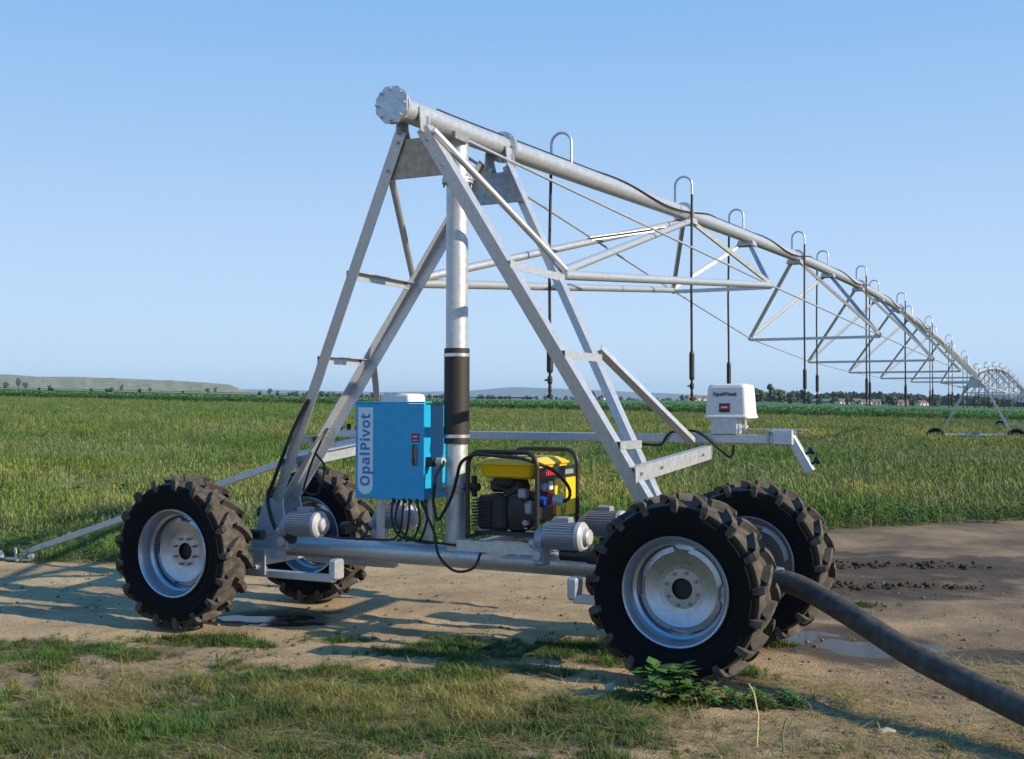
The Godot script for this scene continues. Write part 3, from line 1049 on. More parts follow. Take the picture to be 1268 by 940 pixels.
		for sz in [1.0, -1.0]:
			st = new_st()
			var inner := 0.78 if sx < 0 else 1.12
			box(st, Vector3((1.66 + inner) * 0.5 * sx, 0.415, 0.42 * sz), Vector3(1.66 - inner, 0.055, 0.06), Basis.IDENTITY, 0.006)
			put("lower_rail", st, M.galv, c)
			st = new_st()
			box(st, Vector3(inner * sx, 0.48, 0.40 * sz), Vector3(0.075, 0.15, 0.11), Basis.IDENTITY, 0.015)
			put("stop_bracket", st, M.galv, c)
			st = new_st()
			box(st, Vector3(1.47 * sx, 0.5, 0.455 * sz), Vector3(0.16, 0.19, 0.012))
			cyl(st, Vector3(1.47 * sx, 0.46, 0.46 * sz), Vector3(1.47 * sx, 0.46, 0.485 * sz), 0.02, 6)
			put("swivel_plate", st, M.galv, c)
			# wheel gearbox and stub shaft
			var wx: float = AX * sx if not (sx < 0 and sz < 0) else -1.8
			st = new_st()
			box(st, Vector3(wx, HUB, 0.47 * sz), Vector3(0.22, 0.26, 0.16), Basis.IDENTITY, 0.03)
			cyl(st, Vector3(wx, HUB, 0.5 * sz), Vector3(wx, HUB, 0.66 * sz), 0.07, 18)
			cyl(st, Vector3(wx, HUB, 0.655 * sz), Vector3(wx, HUB, 0.668 * sz), 0.13, 24)
			put("wheel_gearbox", st, M.dark_cast, c)
			# drive shaft cover
			st = new_st()
			cyl(st, Vector3(1.0 * sx if sx > 0 else -1.5, 0.69, 0.35 * sz), Vector3(wx, 0.69, 0.4 * sz), 0.042, 14)
			put("drive_shaft", st, M.black_steel, c)
			st = new_st()
			cyl(st, Vector3(1.2 * sx, 0.69, 0.36 * sz), Vector3(1.26 * sx, 0.69, 0.364 * sz), 0.052, 14)
			put("shaft_coupling", st, M.dark_cast, c)
	motor(c, Vector3(-1.10, 0.79, 0.35))
	motor(c, Vector3(1.02, 0.81, 0.35))
	motor(c, Vector3(-0.74, 0.80, -0.36))
	motor(c, Vector3(1.03, 0.83, -0.36), "gear motor with a rusty brown housing")
	# tray that the generator stands on
	st = new_st()
	angle_iron(st, Vector3(0.17, 0.735, 0.3), Vector3(0.86, 0.735, 0.3), Vector3.DOWN, 0.075, Vector3(0, 0, -1), 0.06, 0.006)
	put("tray_rail", st, M.galv, c)
	st = new_st()
	angle_iron(st, Vector3(0.17, 0.735, -0.44), Vector3(0.86, 0.735, -0.44), Vector3.DOWN, 0.075, Vector3(0, 0, 1), 0.06, 0.006)
	put("tray_rail", st, M.galv, c)
	for x in [0.25, 0.78]:
		st = new_st()
		box(st, Vector3(x, 0.69, -0.07), Vector3(0.06, 0.05, 0.72))
		put("tray_bearer", st, M.galv, c)
	# posts under the control cabinet
	for x in [-0.66, -0.24]:
		st = new_st()
		box(st, Vector3(x, 0.825, 0.0), Vector3(0.045, 0.35, 0.045))
		box(st, Vector3(x, 1.33, -0.145), Vector3(0.045, 0.62, 0.03))
		box(st, Vector3(x, 1.003, -0.085), Vector3(0.045, 0.03, 0.15))
		put("cabinet_post", st, M.galv, c)
	# cables
	var cabs := [
		[Vector3(-0.42, 1.0, 0.2), Vector3(-0.42, 0.85, 0.22), Vector3(-0.36, 0.72, 0.2), Vector3(-0.2, 0.69, 0.14), Vector3(0.1, 0.67, 0.12), Vector3(0.25, 0.66, 0.1)],
		[Vector3(-0.38, 1.0, 0.18), Vector3(-0.37, 0.82, 0.24), Vector3(-0.25, 0.7, 0.2), Vector3(-0.1, 0.68, 0.15)],
		[Vector3(-0.33, 1.0, 0.2), Vector3(-0.34, 0.8, 0.22), Vector3(-0.42, 0.7, 0.18), Vector3(-0.6, 0.68, 0.15), Vector3(-0.9, 0.69, 0.25), Vector3(-1.05, 0.72, 0.32)],
		[Vector3(-0.28, 1.0, 0.2), Vector3(-0.26, 0.86, 0.24), Vector3(-0.3, 0.74, 0.22), Vector3(-0.42, 0.68, 0.14)],
		[Vector3(-0.22, 1.0, 0.2), Vector3(-0.18, 0.84, 0.22), Vector3(-0.24, 0.72, 0.2), Vector3(-0.36, 0.68, 0.12)],
		[Vector3(-0.15, 1.0, 0.2), Vector3(-0.13, 0.86, 0.2), Vector3(-0.2, 0.71, 0.17), Vector3(-0.3, 0.69, 0.1)],
		[Vector3(-0.6, 0.76, 0.26), Vector3(-0.68, 0.84, 0.27), Vector3(-0.76, 0.77, 0.28), Vector3(-0.69, 0.69, 0.28), Vector3(-0.6, 0.75, 0.27), Vector3(-0.66, 0.82, 0.26), Vector3(-0.74, 0.73, 0.25)],
	]
	for cb in cabs:
		st = new_st()
		tube(st, bez(cb, 26), 0.009, 7)
		put("cable", st, M.cable, c)
	st = new_st()
	tube(st, bez([Vector3(-0.2, 0.99, 0.17), Vector3(-0.13, 0.88, 0.2), Vector3(-0.07, 0.76, 0.2), Vector3(-0.03, 0.6, 0.2), Vector3(0.1, 0.5, 0.2), Vector3(0.25, 0.53, 0.2), Vector3(0.3, 0.64, 0.18)], 34), 0.01, 7)
	put("cable", st, M.cable, c)
	# conduit strapped to the left front leg
	st = new_st()
	var a1 := leg_point(-1, 1, 1.72) + Vector3(0.03, 0, 0.02); var a2 := leg_point(-1, 1, 1.5) + Vector3(0.0, 0, 0.04); var a3 := leg_point(-1, 1, 1.1) + Vector3(-0.02, 0, 0.04); var a4 := leg_point(-1, 1, 0.92) + Vector3(0.0, 0, 0.05)
	tube(st, bez([a1, a2, a3, a4, Vector3(-1.5, 0.72, 0.2)], 24), 0.015, 8)
	put("conduit", st, M.cable, c)
	st = new_st()
	var l0 := leg_point(-1, -1, 1.5) + Vector3(0.02, 0, 0.05)
	tube(st, bez([l0, l0 + Vector3(-0.06, -0.22, 0.1), l0 + Vector3(-0.14, -0.5, 0.12), l0 + Vector3(-0.02, -0.52, 0.12), l0 + Vector3(0.04, -0.3, 0.1), l0 + Vector3(-0.06, -0.2, 0.08)], 30), 0.009, 7)
	put("cable", st, M.cable, c)
	# brackets reaching back from the legs to the guidance beam
	for sx in [-1.0, 1.0]:
		var p := leg_point(sx, 1, 1.27) + Vector3(0.045 * sx, 0, 0.03)
		var q := Vector3(1.56 * sx, 1.38, BEAM_Z + 0.05)
		st = new_st()
		angle_iron(st, p, q, Vector3.DOWN, 0.105, Vector3(-sx, 0, 0), 0.06, 0.007)
		put("beam_bracket", st, M.galv, c)
		for t in [0.06, 0.3, 0.85]:
			st = new_st()
			var bp: Vector3 = p.lerp(q, t) + Vector3(0, -0.05, 0)
			cyl(st, bp, bp + Vector3(0.016 * sx, 0, 0), 0.013, 6)
			put("bracket_bolt", st, M.galv_plate, c)
		st = new_st()
		angle_iron(st, leg_point(sx, -1, 2.09) + Vector3(0.05 * sx, 0, -0.01), Vector3(1.45 * sx, 1.40, BEAM_Z + 0.14), Vector3(0, 0.4, -1), 0.05, Vector3(-sx, 0, 0), 0.06, 0.006)
		put("beam_brace", st, M.galv, c)

func build_beam() -> void:
	var g := thing("guidance_beam", "grey square beam behind the cart with a guide arm reaching down to the crop edge", "guidance beam", Vector3(0, 1.33, BEAM_Z))
	var st := new_st()
	box(st, Vector3(0.08, 0.1, 0), Vector3(4.1, 0.07, 0.07), Basis.IDENTITY, 0.006)
	put("beam", st, M.galv, g)
	# right end: swivel and folded stub with two knobs
	st = new_st()
	box(st, Vector3(2.1, 0.115, 0.0), Vector3(0.16, 0.12, 0.11), Basis.IDENTITY, 0.01)
	put("swivel_block", st, M.galv, g)
	st = new_st()
	box(st, Vector3(1.9, 0.175, 0.0), Vector3(0.74, 0.008, 0.05))
	put("swivel_rod", st, M.galv, g)
	st = new_st()
	box(st, Vector3(1.99, 0.11, 0), Vector3(0.014, 0.11, 0.1))
	put("end_collar", st, M.galv_plate, g)
	st = new_st()
	bar(st, Vector3(2.15, 0.12, 0), Vector3(2.30, -0.14, 0), 0.07, 0.07, Vector3.BACK, 0.006)
	put("stub_arm", st, M.galv, g)
	for t in [0.55, 0.83]:
		var p := Vector3(2.15, 0.12, 0).lerp(Vector3(2.30, -0.14, 0), t)
		st = new_st()
		var d := Vector3(0.86, 0.5, 0.0)
		cyl(st, p, p + d * 0.075, 0.01, 8)
		cyl(st, p + d * 0.07, p + d * 0.1, 0.03, 7)
		put("clamp_knob", st, M.black, g)
	# left arm down to the ground with its fork
	st = new_st()
	bar(st, Vector3(-1.75, 0.02, 0), Vector3(-2.6, -0.17, 0), 0.05, 0.11, Vector3.UP, 0.006)
	put("arm_root", st, M.galv, g)
	st = new_st()
	bar(st, Vector3(-2.5, -0.15, 0), Vector3(-6.12, -1.24, -0.05), 0.05, 0.062, Vector3.UP, 0.005)
	put("guide_arm", st, M.galv, g)
	st = new_st()
	box(st, Vector3(-6.11, -1.24, 0.06), Vector3(0.03, 0.15, 0.012), Basis(Vector3.BACK, 0.2))
	box(st, Vector3(-6.17, -1.24, -0.06), Vector3(0.03, 0.15, 0.012), Basis(Vector3.BACK, -0.15))
	box(st, Vector3(-6.15, -1.298, 0.0), Vector3(0.5, 0.016, 0.05))
	put("fork", st, M.galv, g)
	for dx in [-0.3, 0.28]:
		st = new_st()
		box(st, Vector3(-6.15 + dx * 0.85, -1.268, 0.02), Vector3(0.085, 0.085, 0.06), Basis(Vector3(0.5, 0.8, 0.33).normalized(), 0.5), 0.02)
		put("fork_shoe", st, M.white if dx < 0 else M.motor, g)
	# cable looped round the beam
	st = new_st()
	tube(st, bez([Vector3(0.95, 0.055, 0.05), Vector3(1.15, 0.05, 0.06), Vector3(1.22, 0.14, 0.06), Vector3(1.4, 0.16, 0.06), Vector3(1.5, 0.12, 0.07), Vector3(1.62, 0.02, 0.06), Vector3(1.7, -0.04, 0.04), Vector3(1.72, 0.05, 0.02)], 30), 0.01, 7)
	put("cable", st, M.cable, g)
	# valves and bits at the left end
	st = new_st()
	for k in 4:
		cyl(st, Vector3(-1.95 + k * 0.09, 0.135, 0), Vector3(-1.95 + k * 0.09, 0.17 + 0.02 * (k % 2), 0), 0.02, 8)
	box(st, Vector3(-1.62, 0.19, 0.02), Vector3(0.1, 0.12, 0.09), Basis.IDENTITY, 0.01)
	put("limit_switch", st, M.dark_cast, g)
	# the curved, pale shell of the arm's pivot
	st = new_st()
	rloft(st, Vector3(-1.7, -0.07, 0.03), [[0.0, 0.2, 0.03, 0.02], [0.02, 0.24, 0.05, 0.03], [0.07, 0.25, 0.05, 0.03], [0.085, 0.24, 0.04, 0.03]])
	put("pivot_cover", st, M.white, g)
	for right in [true, false]:
		var x0 := 1.668 if right else -1.34
		var s := thing("sensor_box", "white sensor box with black lettering and a red sticker on the beam" if right else "white sensor box on the beam behind the blue control cabinet", "sensor box", Vector3(x0, 1.468, BEAM_Z))
		if not right:
			s.scale = Vector3(1, 0.84, 1)
		st = new_st()
		box(st, Vector3(-0.02, 0.06, -0.03), Vector3(0.2, 0.118, 0.16))
		put("pedestal", st, M.galv, s)
		st = new_st()
		rloft(st, Vector3(0, 0.12, -0.1), [[0.0, 0.172, 0.162, 0.025], [0.012, 0.175, 0.165, 0.03], [0.028, 0.166, 0.156, 0.03], [0.235, 0.152, 0.142, 0.03], [0.256, 0.144, 0.134, 0.034], [0.266, 0.12, 0.11, 0.04]])
		put("cover", st, M.white, s)
		st = new_st()
		cyl(st, Vector3(0.13, 0.02, -0.02), Vector3(0.13, 0.12, -0.02), 0.014, 8)
		cyl(st, Vector3(0.13, 0.05, -0.02), Vector3(0.13, 0.065, -0.02), 0.026, 8)
		put("sensor_stem", st, M.steel_clamp, s)
		if right:
			var t := lettering("OpalPivot", 0.040, 0.003)
			t.material = M.ink
			var o := put_mesh("lettering", t, s, Vector3(-0.01, 0.305, 0.0515))
			o.rotation.x = -0.067
			st = new_st()
			box(st, Vector3(-0.01, 0.2, 0.0605), Vector3(0.082, 0.068, 0.003), Basis(Vector3.RIGHT, -0.067))
			var k := put("warning_sticker", st, M.ink, s)
			st = new_st()
			box(st, Vector3(-0.01, 0.204, 0.0612), Vector3(0.07, 0.03, 0.003), Basis(Vector3.RIGHT, -0.067))
			put("sticker_stripe", st, M.red, k)
			st = new_st()
			box(st, Vector3(-0.01, 0.204, 0.0621), Vector3(0.045, 0.009, 0.003), Basis(Vector3.RIGHT, -0.067))
			put("sticker_mark", st, M.white, k)

func build_cabinet() -> void:
	var s := thing("control_cabinet", "bright blue steel control cabinet with a white name strip mounted beside the riser", "control cabinet", Vector3(-0.458, 0.99, 0.045))
	var st := new_st()
	box(st, Vector3(0, 0.35, -0.012), Vector3(0.59, 0.69, 0.32), Basis.IDENTITY, 0.004)
	put("housing", st, M.blue, s)
	st = new_st()
	box(st, Vector3(0, 0.35, 0.142), Vector3(0.6, 0.705, 0.022), Basis.IDENTITY, 0.004)
	put("door", st, M.blue, s)
	st = new_st()
	box(st, Vector3(0, 0.712, -0.01), Vector3(0.606, 0.012, 0.33), Basis.IDENTITY, 0.003)
	put("rain_edge", st, M.blue, s)
	# name strip with a rounded foot
	st = new_st()
	var pts := [Vector3(-0.275, 0.675, 0.1545)]
	for k in 13:
		var a := PI + PI * k / 12.0
		pts.append(Vector3(-0.209 + cos(a) * 0.066, 0.095 + sin(a) * 0.066, 0.1545))
	pts.append(Vector3(-0.143, 0.675, 0.1545))
	plate(st, pts, Vector3.BACK, 0.003)
	var pl := put("name_strip", st, M.plate_white, s)
	var t := lettering("OpalPivot", 0.117, 0.003)
	t.material = M.blue_ink
	var o := put_mesh("lettering", t, pl, Vector3(-0.209, 0.36, 0.1572))
	o.rotation.z = PI / 2
	# handle and warning sticker
	st = new_st()
	box(st, Vector3(0.222, 0.33, 0.162), Vector3(0.034, 0.15, 0.02), Basis.IDENTITY, 0.006)
	box(st, Vector3(0.222, 0.345, 0.176), Vector3(0.02, 0.09, 0.012), Basis.IDENTITY, 0.004)
	cyl(st, Vector3(0.222, 0.275, 0.17), Vector3(0.222, 0.275, 0.178), 0.012, 12)
	put("handle", st, M.black, s)
	st = new_st()
	box(st, Vector3(0.225, 0.455, 0.154), Vector3(0.064, 0.06, 0.003))
	var k := put("warning_sticker", st, M.ink, s)
	st = new_st()
	box(st, Vector3(0.225, 0.463, 0.1552), Vector3(0.056, 0.03, 0.003))
	put("sticker_stripe", st, M.red, k)
	st = new_st()
	box(st, Vector3(0.225, 0.463, 0.1564), Vector3(0.036, 0.008, 0.003))
	box(st, Vector3(0.225, 0.437, 0.1552), Vector3(0.044, 0.006, 0.003))
	put("sticker_mark", st, M.white, k)
	# cable glands underneath, socket on the right side
	for x in [-0.02, 0.02, 0.07, 0.12, 0.18, 0.25]:
		st = new_st()
		cyl(st, Vector3(x, -0.035, 0.05), Vector3(x, 0.006, 0.05), 0.014, 8)
		put("cable_gland", st, M.black, s)
	st = new_st()
	box(st, Vector3(0.325, 0.28, 0.1), Vector3(0.065, 0.07, 0.06), Basis.IDENTITY, 0.006)
	cyl(st, Vector3(0.35, 0.28, 0.1), Vector3(0.42, 0.283, 0.108), 0.024, 14)
	put("inlet_socket", st, M.black, s)
	st = new_st()
	cyl(st, Vector3(0.385, 0.282, 0.105), Vector3(0.44, 0.285, 0.112), 0.03, 14)
	put("inlet_plug", st, M.motor_cap, s)

func build_generator() -> void:
	var g := thing("generator", "yellow and black portable generator in a tube frame standing on the cart", "generator", Vector3(0.515, 0.737, 0.0))
	var st: SurfaceTool
	for z in [0.275, -0.415]:
		st = new_st()
		var w := 0.27
		var pts := [Vector3(-w, 0.02, z)]
		pts.append(Vector3(-w, 0.5, z))
		for k in 7:
			var a := PI - PI * 0.5 * k / 6.0
			pts.append(Vector3(-w + 0.1 + cos(a) * 0.1, 0.52 + sin(a) * 0.1, z))
		for k in 7:
			var a := PI * 0.5 - PI * 0.5 * k / 6.0
			pts.append(Vector3(w - 0.1 + cos(a) * 0.1, 0.52 + sin(a) * 0.1, z))
		pts.append(Vector3(w, 0.02, z))
		tube(st, pts, 0.0165, 12)
		put("tube_hoop", st, M.black_steel, g)
	for x in [-0.27, 0.27]:
		st = new_st()
		cyl(st, Vector3(x, 0.022, -0.43), Vector3(x, 0.022, 0.29), 0.016, 12)
		put("base_rail", st, M.black_steel, g)
	for z in [-0.28, 0.15]:
		st = new_st()
		box(st, Vector3(0, 0.045, z), Vector3(0.52, 0.03, 0.06))
		put("base_cross_member", st, M.black_steel, g)
	# tank
	st = new_st()
	rloft(st, Vector3(-0.0, 0.43, -0.075), [[0.0, 0.17, 0.25, 0.03], [0.015, 0.2, 0.28, 0.04], [0.09, 0.222, 0.305, 0.05], [0.1, 0.235, 0.318, 0.05], [0.108, 0.235, 0.318, 0.05], [0.13, 0.2, 0.28, 0.05], [0.145, 0.17, 0.25, 0.05]])
	var tk := put("fuel_tank", st, M.yellow, g)
	st = new_st()
	cyl(st, Vector3(-0.05, 0.572, 0.03), Vector3(-0.05, 0.598, 0.03), 0.045, 20)
	put("fuel_cap", st, M.black, tk)
	st = new_st()
	box(st, Vector3(0.0, 0.577, 0.0), Vector3(0.33, 0.006, 0.025))
	put("tank_strap", st, M.black_steel, tk)
	# engine at the front, alternator behind
	st = new_st()
	box(st, Vector3(-0.12, 0.19, 0.06), Vector3(0.22, 0.24, 0.3), Basis.IDENTITY, 0.02)
	for k in 9:
		box(st, Vector3(-0.19, 0.1 + k * 0.022, 0.13), Vector3(0.15, 0.009, 0.2))
	put("engine_block", st, M.dark_cast, g)
	st = new_st()
	lathe(st, Vector3(0.05, 0.2, 0.1), Vector3.BACK, [Vector2(0.145, -0.1), Vector2(0.15, 0.02), Vector2(0.13, 0.06), Vector2(0.105, 0.065), Vector2(0.1, 0.075), Vector2(0.05, 0.085), Vector2(0.0, 0.088)], 32)
	put("recoil_cover", st, M.black, g)
	for k in 4:
		var a := TAU * k / 4.0 + 0.6
		st = new_st()
		cyl(st, Vector3(0.05 + cos(a) * 0.137, 0.2 + sin(a) * 0.137, 0.14), Vector3(0.05 + cos(a) * 0.137, 0.2 + sin(a) * 0.137, 0.165), 0.008, 6)
		put("cover_bolt", st, M.motor_cap, g)
	st = new_st()
	box(st, Vector3(0.02, 0.36, 0.09), Vector3(0.16, 0.1, 0.16), Basis(Vector3.BACK, 0.5), 0.02)
	put("cylinder_head", st, M.dark_cast, g)
	st = new_st()
	rloft(st, Vector3(-0.03, 0.36, 0.12), [[0.0, 0.03, 0.06, 0.02], [0.03, 0.075, 0.08, 0.03], [0.06, 0.085, 0.085, 0.03], [0.07, 0.08, 0.08, 0.03]])
	put("air_filter", st, M.black, g)
	st = new_st()
	box(st, Vector3(0.11, 0.33, 0.16), Vector3(0.07, 0.07, 0.06), Basis.IDENTITY, 0.01)
	put("carburettor", st, M.motor, g)
	st = new_st()
	cyl(st, Vector3(0.02, 0.2, -0.05), Vector3(0.02, 0.2, -0.34), 0.125, 26)
	put("alternator", st, M.dark_cast, g)
	st = new_st()
	box(st, Vector3(0.16, 0.23, 0.14), Vector3(0.07, 0.09, 0.1), Basis.IDENTITY, 0.015)
	cyl(st, Vector3(0.14, 0.13, 0.12), Vector3(0.14, 0.13, 0.2), 0.02, 10)
	put("oil_filler", st, M.motor, g)
	st = new_st()
	rloft(st, Vector3(-0.17, 0.32, -0.12), [[0.0, 0.05, 0.13, 0.03], [0.02, 0.07, 0.14, 0.04], [0.08, 0.07, 0.14, 0.04], [0.1, 0.05, 0.13, 0.03]])
	put("muffler", st, M.black_steel, g)
	# right side: header strip, sockets, lower box, yellow side plates
	var X := 0.262
	st = new_st()
	box(st, Vector3(X, 0.47, -0.07), Vector3(0.012, 0.085, 0.66), Basis.IDENTITY, 0.003)
	var hd := put("header_strip", st, M.black_steel, g)
	for k in 7:
		st = new_st()
		box(st, Vector3(X + 0.0065, 0.47 + (0.004 if k == 3 else 0.0), 0.2 - k * 0.036), Vector3(0.003, 0.036 - 0.01 * float(k % 3 == 2), 0.024))
		put("red_mark", st, M.red, hd)
	st = new_st()
	box(st, Vector3(X + 0.0065, 0.468, -0.27), Vector3(0.003, 0.034, 0.15))
	put("maker_plate", st, M.motor, hd)
	st = new_st()
	box(st, Vector3(X - 0.004, 0.295, 0.12), Vector3(0.012, 0.27, 0.29), Basis.IDENTITY, 0.003)
	var pn := put("socket_panel", st, M.black, g)
	for q in [[0.38, 0.19, 0.028], [0.38, 0.13, 0.028]]:
		st = new_st()
		cyl(st, Vector3(X, q[0], q[1]), Vector3(X + 0.025, q[0], q[1]), q[2], 16)
		put("meter", st, M.motor, pn)
	st = new_st()
	box(st, Vector3(X + 0.012, 0.385, 0.065), Vector3(0.02, 0.06, 0.05), Basis.IDENTITY, 0.004)
	put("breaker", st, M.white, pn)
	st = new_st()
	cyl(st, Vector3(X, 0.295, 0.195), Vector3(X + 0.04, 0.285, 0.195), 0.034, 16)
	put("blue_socket", st, M.blue_plug, pn)
	st = new_st()
	cyl(st, Vector3(X, 0.305, 0.105), Vector3(X + 0.05, 0.295, 0.105), 0.042, 18)
	put("red_socket", st, M.red, pn)
	st = new_st()
	cyl(st, Vector3(X + 0.05, 0.295, 0.105), Vector3(X + 0.12, 0.28, 0.09), 0.036, 16)
	put("white_plug", st, M.motor_cap, pn)
	st = new_st()
	box(st, Vector3(X - 0.006, 0.205, 0.12), Vector3(0.05, 0.085, 0.285), Basis.IDENTITY, 0.006)
	var lb := put("lower_box", st, M.black_steel, g)
	st = new_st()
	box(st, Vector3(X + 0.02, 0.215, 0.02), Vector3(0.003, 0.055, 0.05))
	put("red_label", st, M.red, lb)
	for q in [[-0.075, 0.1, 0.26], [-0.305, 0.17, 0.27]]:
		st = new_st()
		box(st, Vector3(X, 0.425 - q[2] * 0.5, q[0]), Vector3(0.012, q[2], q[1]), Basis.IDENTITY, 0.003)
		put("yellow_side_plate", st, M.yellow, g)
	# output cable looping over the frame to the cabinet
	st = new_st()
	tube(st, bez([Vector3(X + 0.11, 0.28, 0.09), Vector3(X + 0.16, 0.3, 0.085), Vector3(X + 0.165, 0.38, 0.1), Vector3(X + 0.09, 0.5, 0.2), Vector3(0.2, 0.572, 0.3), Vector3(0.0, 0.592, 0.31), Vector3(-0.2, 0.598, 0.31), Vector3(-0.33, 0.54, 0.26), Vector3(-0.44, 0.3, 0.2), Vector3(-0.56, 0.12, 0.2), Vector3(-0.6, 0.25, 0.19), Vector3(-0.57, 0.45, 0.19), Vector3(-0.52, 0.53, 0.165), Vector3(-0.54, 0.538, 0.157)], 70), 0.0125, 8)
	put("output_cable", st, M.cable, g)

# ---------------------------------------------------------------- spans and towers
func span(label: String, z0: float, z1: float, nodes: Array, first: bool) -> void:
	var s := thing("irrigation_span", label, "irrigation span", Vector3(0, pipe_y(z0 if not first else 0.0), z0), "pipe spans of the irrigation machine")
	var o := -s.position
	var st := new_st()
	var pts := []
	var n := int(absf(z1 - z0) / 0.6)
	for i in n + 1:
		var z := lerpf(z0, z1, float(i) / n)
		pts.append(Vector3(0, pipe_y(z), z) + o)
	tube(st, pts, PIPE_R, 24 if first else 12)
	put("pipe", st, M.galv, s)
	# flanged pipe joints
	var joints := [-0.72, -5.35, -11.3, -17.2, -23.1, -29.0, -34.9, -40.8] if first else [z0 - 6.0, z0 - 12.0, z0 - 18.0, z0 - 24.0, z0 - 30.0, z0 - 36.0, z0 - 42.0]
	for z in joints:
		st = new_st()
		var c := Vector3(0, pipe_y(z), z) + o
		var d := Vector3(0, pipe_y(z - 0.3) - pipe_y(z), -0.3).normalized()
		cyl(st, c, c + d * 0.014, 0.125, 16)
		cyl(st, c + d * 0.02, c + d * 0.034, 0.125, 16)
		if first and z > -20.0:
			for k in 8:
				var a := TAU * k / 8.0
				var v := Vector3(cos(a), sin(a), 0) * 0.108
				cyl(st, c + v - d * 0.02, c + v + d * 0.055, 0.009, 6)
		put("pipe_flange", st, M.galv, s)
	if first:
		# octagonal end cap with bolts
		st = new_st()
		var cap := []
		for k in 8:
			var a := TAU * (k + 0.5) / 8.0
			cap.append(Vector3(cos(a) * 0.132, pipe_y(0.88) + sin(a) * 0.132, 0.9) + o)
		plate(st, cap, Vector3.BACK, 0.014)
		put("end_cap", st, M.galv, s)
		st = new_st()
		cyl(st, Vector3(0, pipe_y(0.88), 0.865) + o, Vector3(0, pipe_y(0.88), 0.882) + o, 0.125, 24)
		put("end_flange", st, M.galv, s)
		for k in 8:
			st = new_st()
			var a := TAU * k / 8.0
			var p := Vector3(cos(a) * 0.108, pipe_y(0.88) + sin(a) * 0.108, 0) + o
			cyl(st, p + Vector3(0, 0, 0.84), p + Vector3(0, 0, 0.93), 0.009, 6)
			put("cap_bolt", st, M.galv, s)
		# wire running along the pipe
		st = new_st()
		var wp := []
		for i in 160:
			var z := 0.3 - i * 0.2
			var sag := 0.5 + 0.5 * sin(z * 1.07 + 0.3)
			var a := lerpf(PI * 0.5, -0.3, clampf(sag * 1.3 - 0.3, 0.0, 1.0)) if z < -2.2 else PI * 0.5
			wp.append(Vector3(cos(a) * 0.093, pipe_y(z) + sin(a) * 0.093, z) + o)
		tube(st, wp, 0.009, 6)
		put("control_wire", st, M.cable, s)
	# truss frames
	var prev := []
	for i in nodes.size():
		var nd: Array = nodes[i]
		var z: float = nd[0]
		var R := Vector3(nd[1], nd[2], z) + o
		var Lp := Vector3(-nd[1], nd[2], z) + o
		for side in [R, Lp]:
			for dz in [1.42, -1.3]:
				st = new_st()
				var sg := signf(side.x)
				angle_iron(st, side, Vector3(0.05 * sg, pipe_y(z + dz) - 0.1, z + dz) + o, Vector3(0, 1, 0.4), 0.045, Vector3(-sg, 0, 0), 0.045, 0.005)
				put("truss_strut", st, M.galv, s)
			st = new_st()
			box(st, side, Vector3(0.05, 0.06, 0.12))
			put("node_plate", st, M.galv_plate, s)
		st = new_st()
		angle_iron(st, Lp, R, Vector3.DOWN, 0.05, Vector3(0, 0, -1), 0.05, 0.005)
		put("cross_bar", st, M.galv, s)
		for dz in [1.42, -1.3]:
			st = new_st()
			var c := Vector3(0, pipe_y(z + dz) - 0.09, z + dz) + o
			plate(st, [c + Vector3(-0.1, 0.03, 0.0), c + Vector3(0.1, 0.03, 0.0), c + Vector3(0.12, -0.04, 0.0), c + Vector3(-0.12, -0.04, 0.0)], Vector3.BACK, 0.2)
			put("pipe_bracket", st, M.galv, s)
		if i > 0:
			for k in 2:
				st = new_st()
				cyl(st, prev[k], [R, Lp][k], 0.011, 6)
				put("truss_rod", st, M.galv, s)
		prev = [R, Lp]
	for k in 2:
		st = new_st()
		var sg: float = [1.0, -1.0][k]
		var e := Vector3(0.5 * sg, 2.7 if not first else 2.7, z1 + 0.4) + o
		tube(st, [prev[k], e], 0.035, 8)
		put("end_strut", st, M.galv, s)
		st = new_st()
		var q := Vector3(0.65 * sg, 2.66, -0.46) + o if first else Vector3(0.5 * sg, 2.7, z0 - 0.4) + o
		var f := Vector3(nodes[0][1] * sg, nodes[0][2], nodes[0][0]) + o
		tube(st, [q, f], 0.038, 12)
		put("end_strut", st, M.galv, s)
		if first:
			st = new_st()
			tube(st, [q + Vector3(0, 0.03, 0), Vector3(0.05 * sg, pipe_y(-5.4) - 0.1, -5.4) + o], 0.036, 12)
			put("end_brace", st, M.galv, s)
			st = new_st()
			cyl(st, Vector3(0.09 * sg, 3.63, 0.06) + o, f, 0.012, 8)
			put("truss_rod", st, M.galv, s)
			st = new_st()
			box(st, Vector3(0.09 * sg, 3.63, 0.12) + o, Vector3(0.03, 0.05, 0.2))
			put("rod_bracket", st, M.galv_plate, s)
	if first:
		st = new_st()
		var pa := Vector3(-0.32, 3.28, -3.2); var pb := Vector3(0.2, 3.62, -4.15)
		pa = Vector3(-0.65, 2.69, -0.46).lerp(Vector3(-0.05, pipe_y(-5.4) - 0.1, -5.4), 0.56)
		pb = Vector3(0.65, 2.69, -0.46).lerp(Vector3(0.05, pipe_y(-5.4) - 0.1, -5.4), 0.72)
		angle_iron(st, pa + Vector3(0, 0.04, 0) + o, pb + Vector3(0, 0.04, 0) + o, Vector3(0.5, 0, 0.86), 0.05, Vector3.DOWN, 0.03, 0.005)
		put("brace_tie", st, M.galv_plate, s)  # darker steel than the struts, its colour standing in for shade on the tie

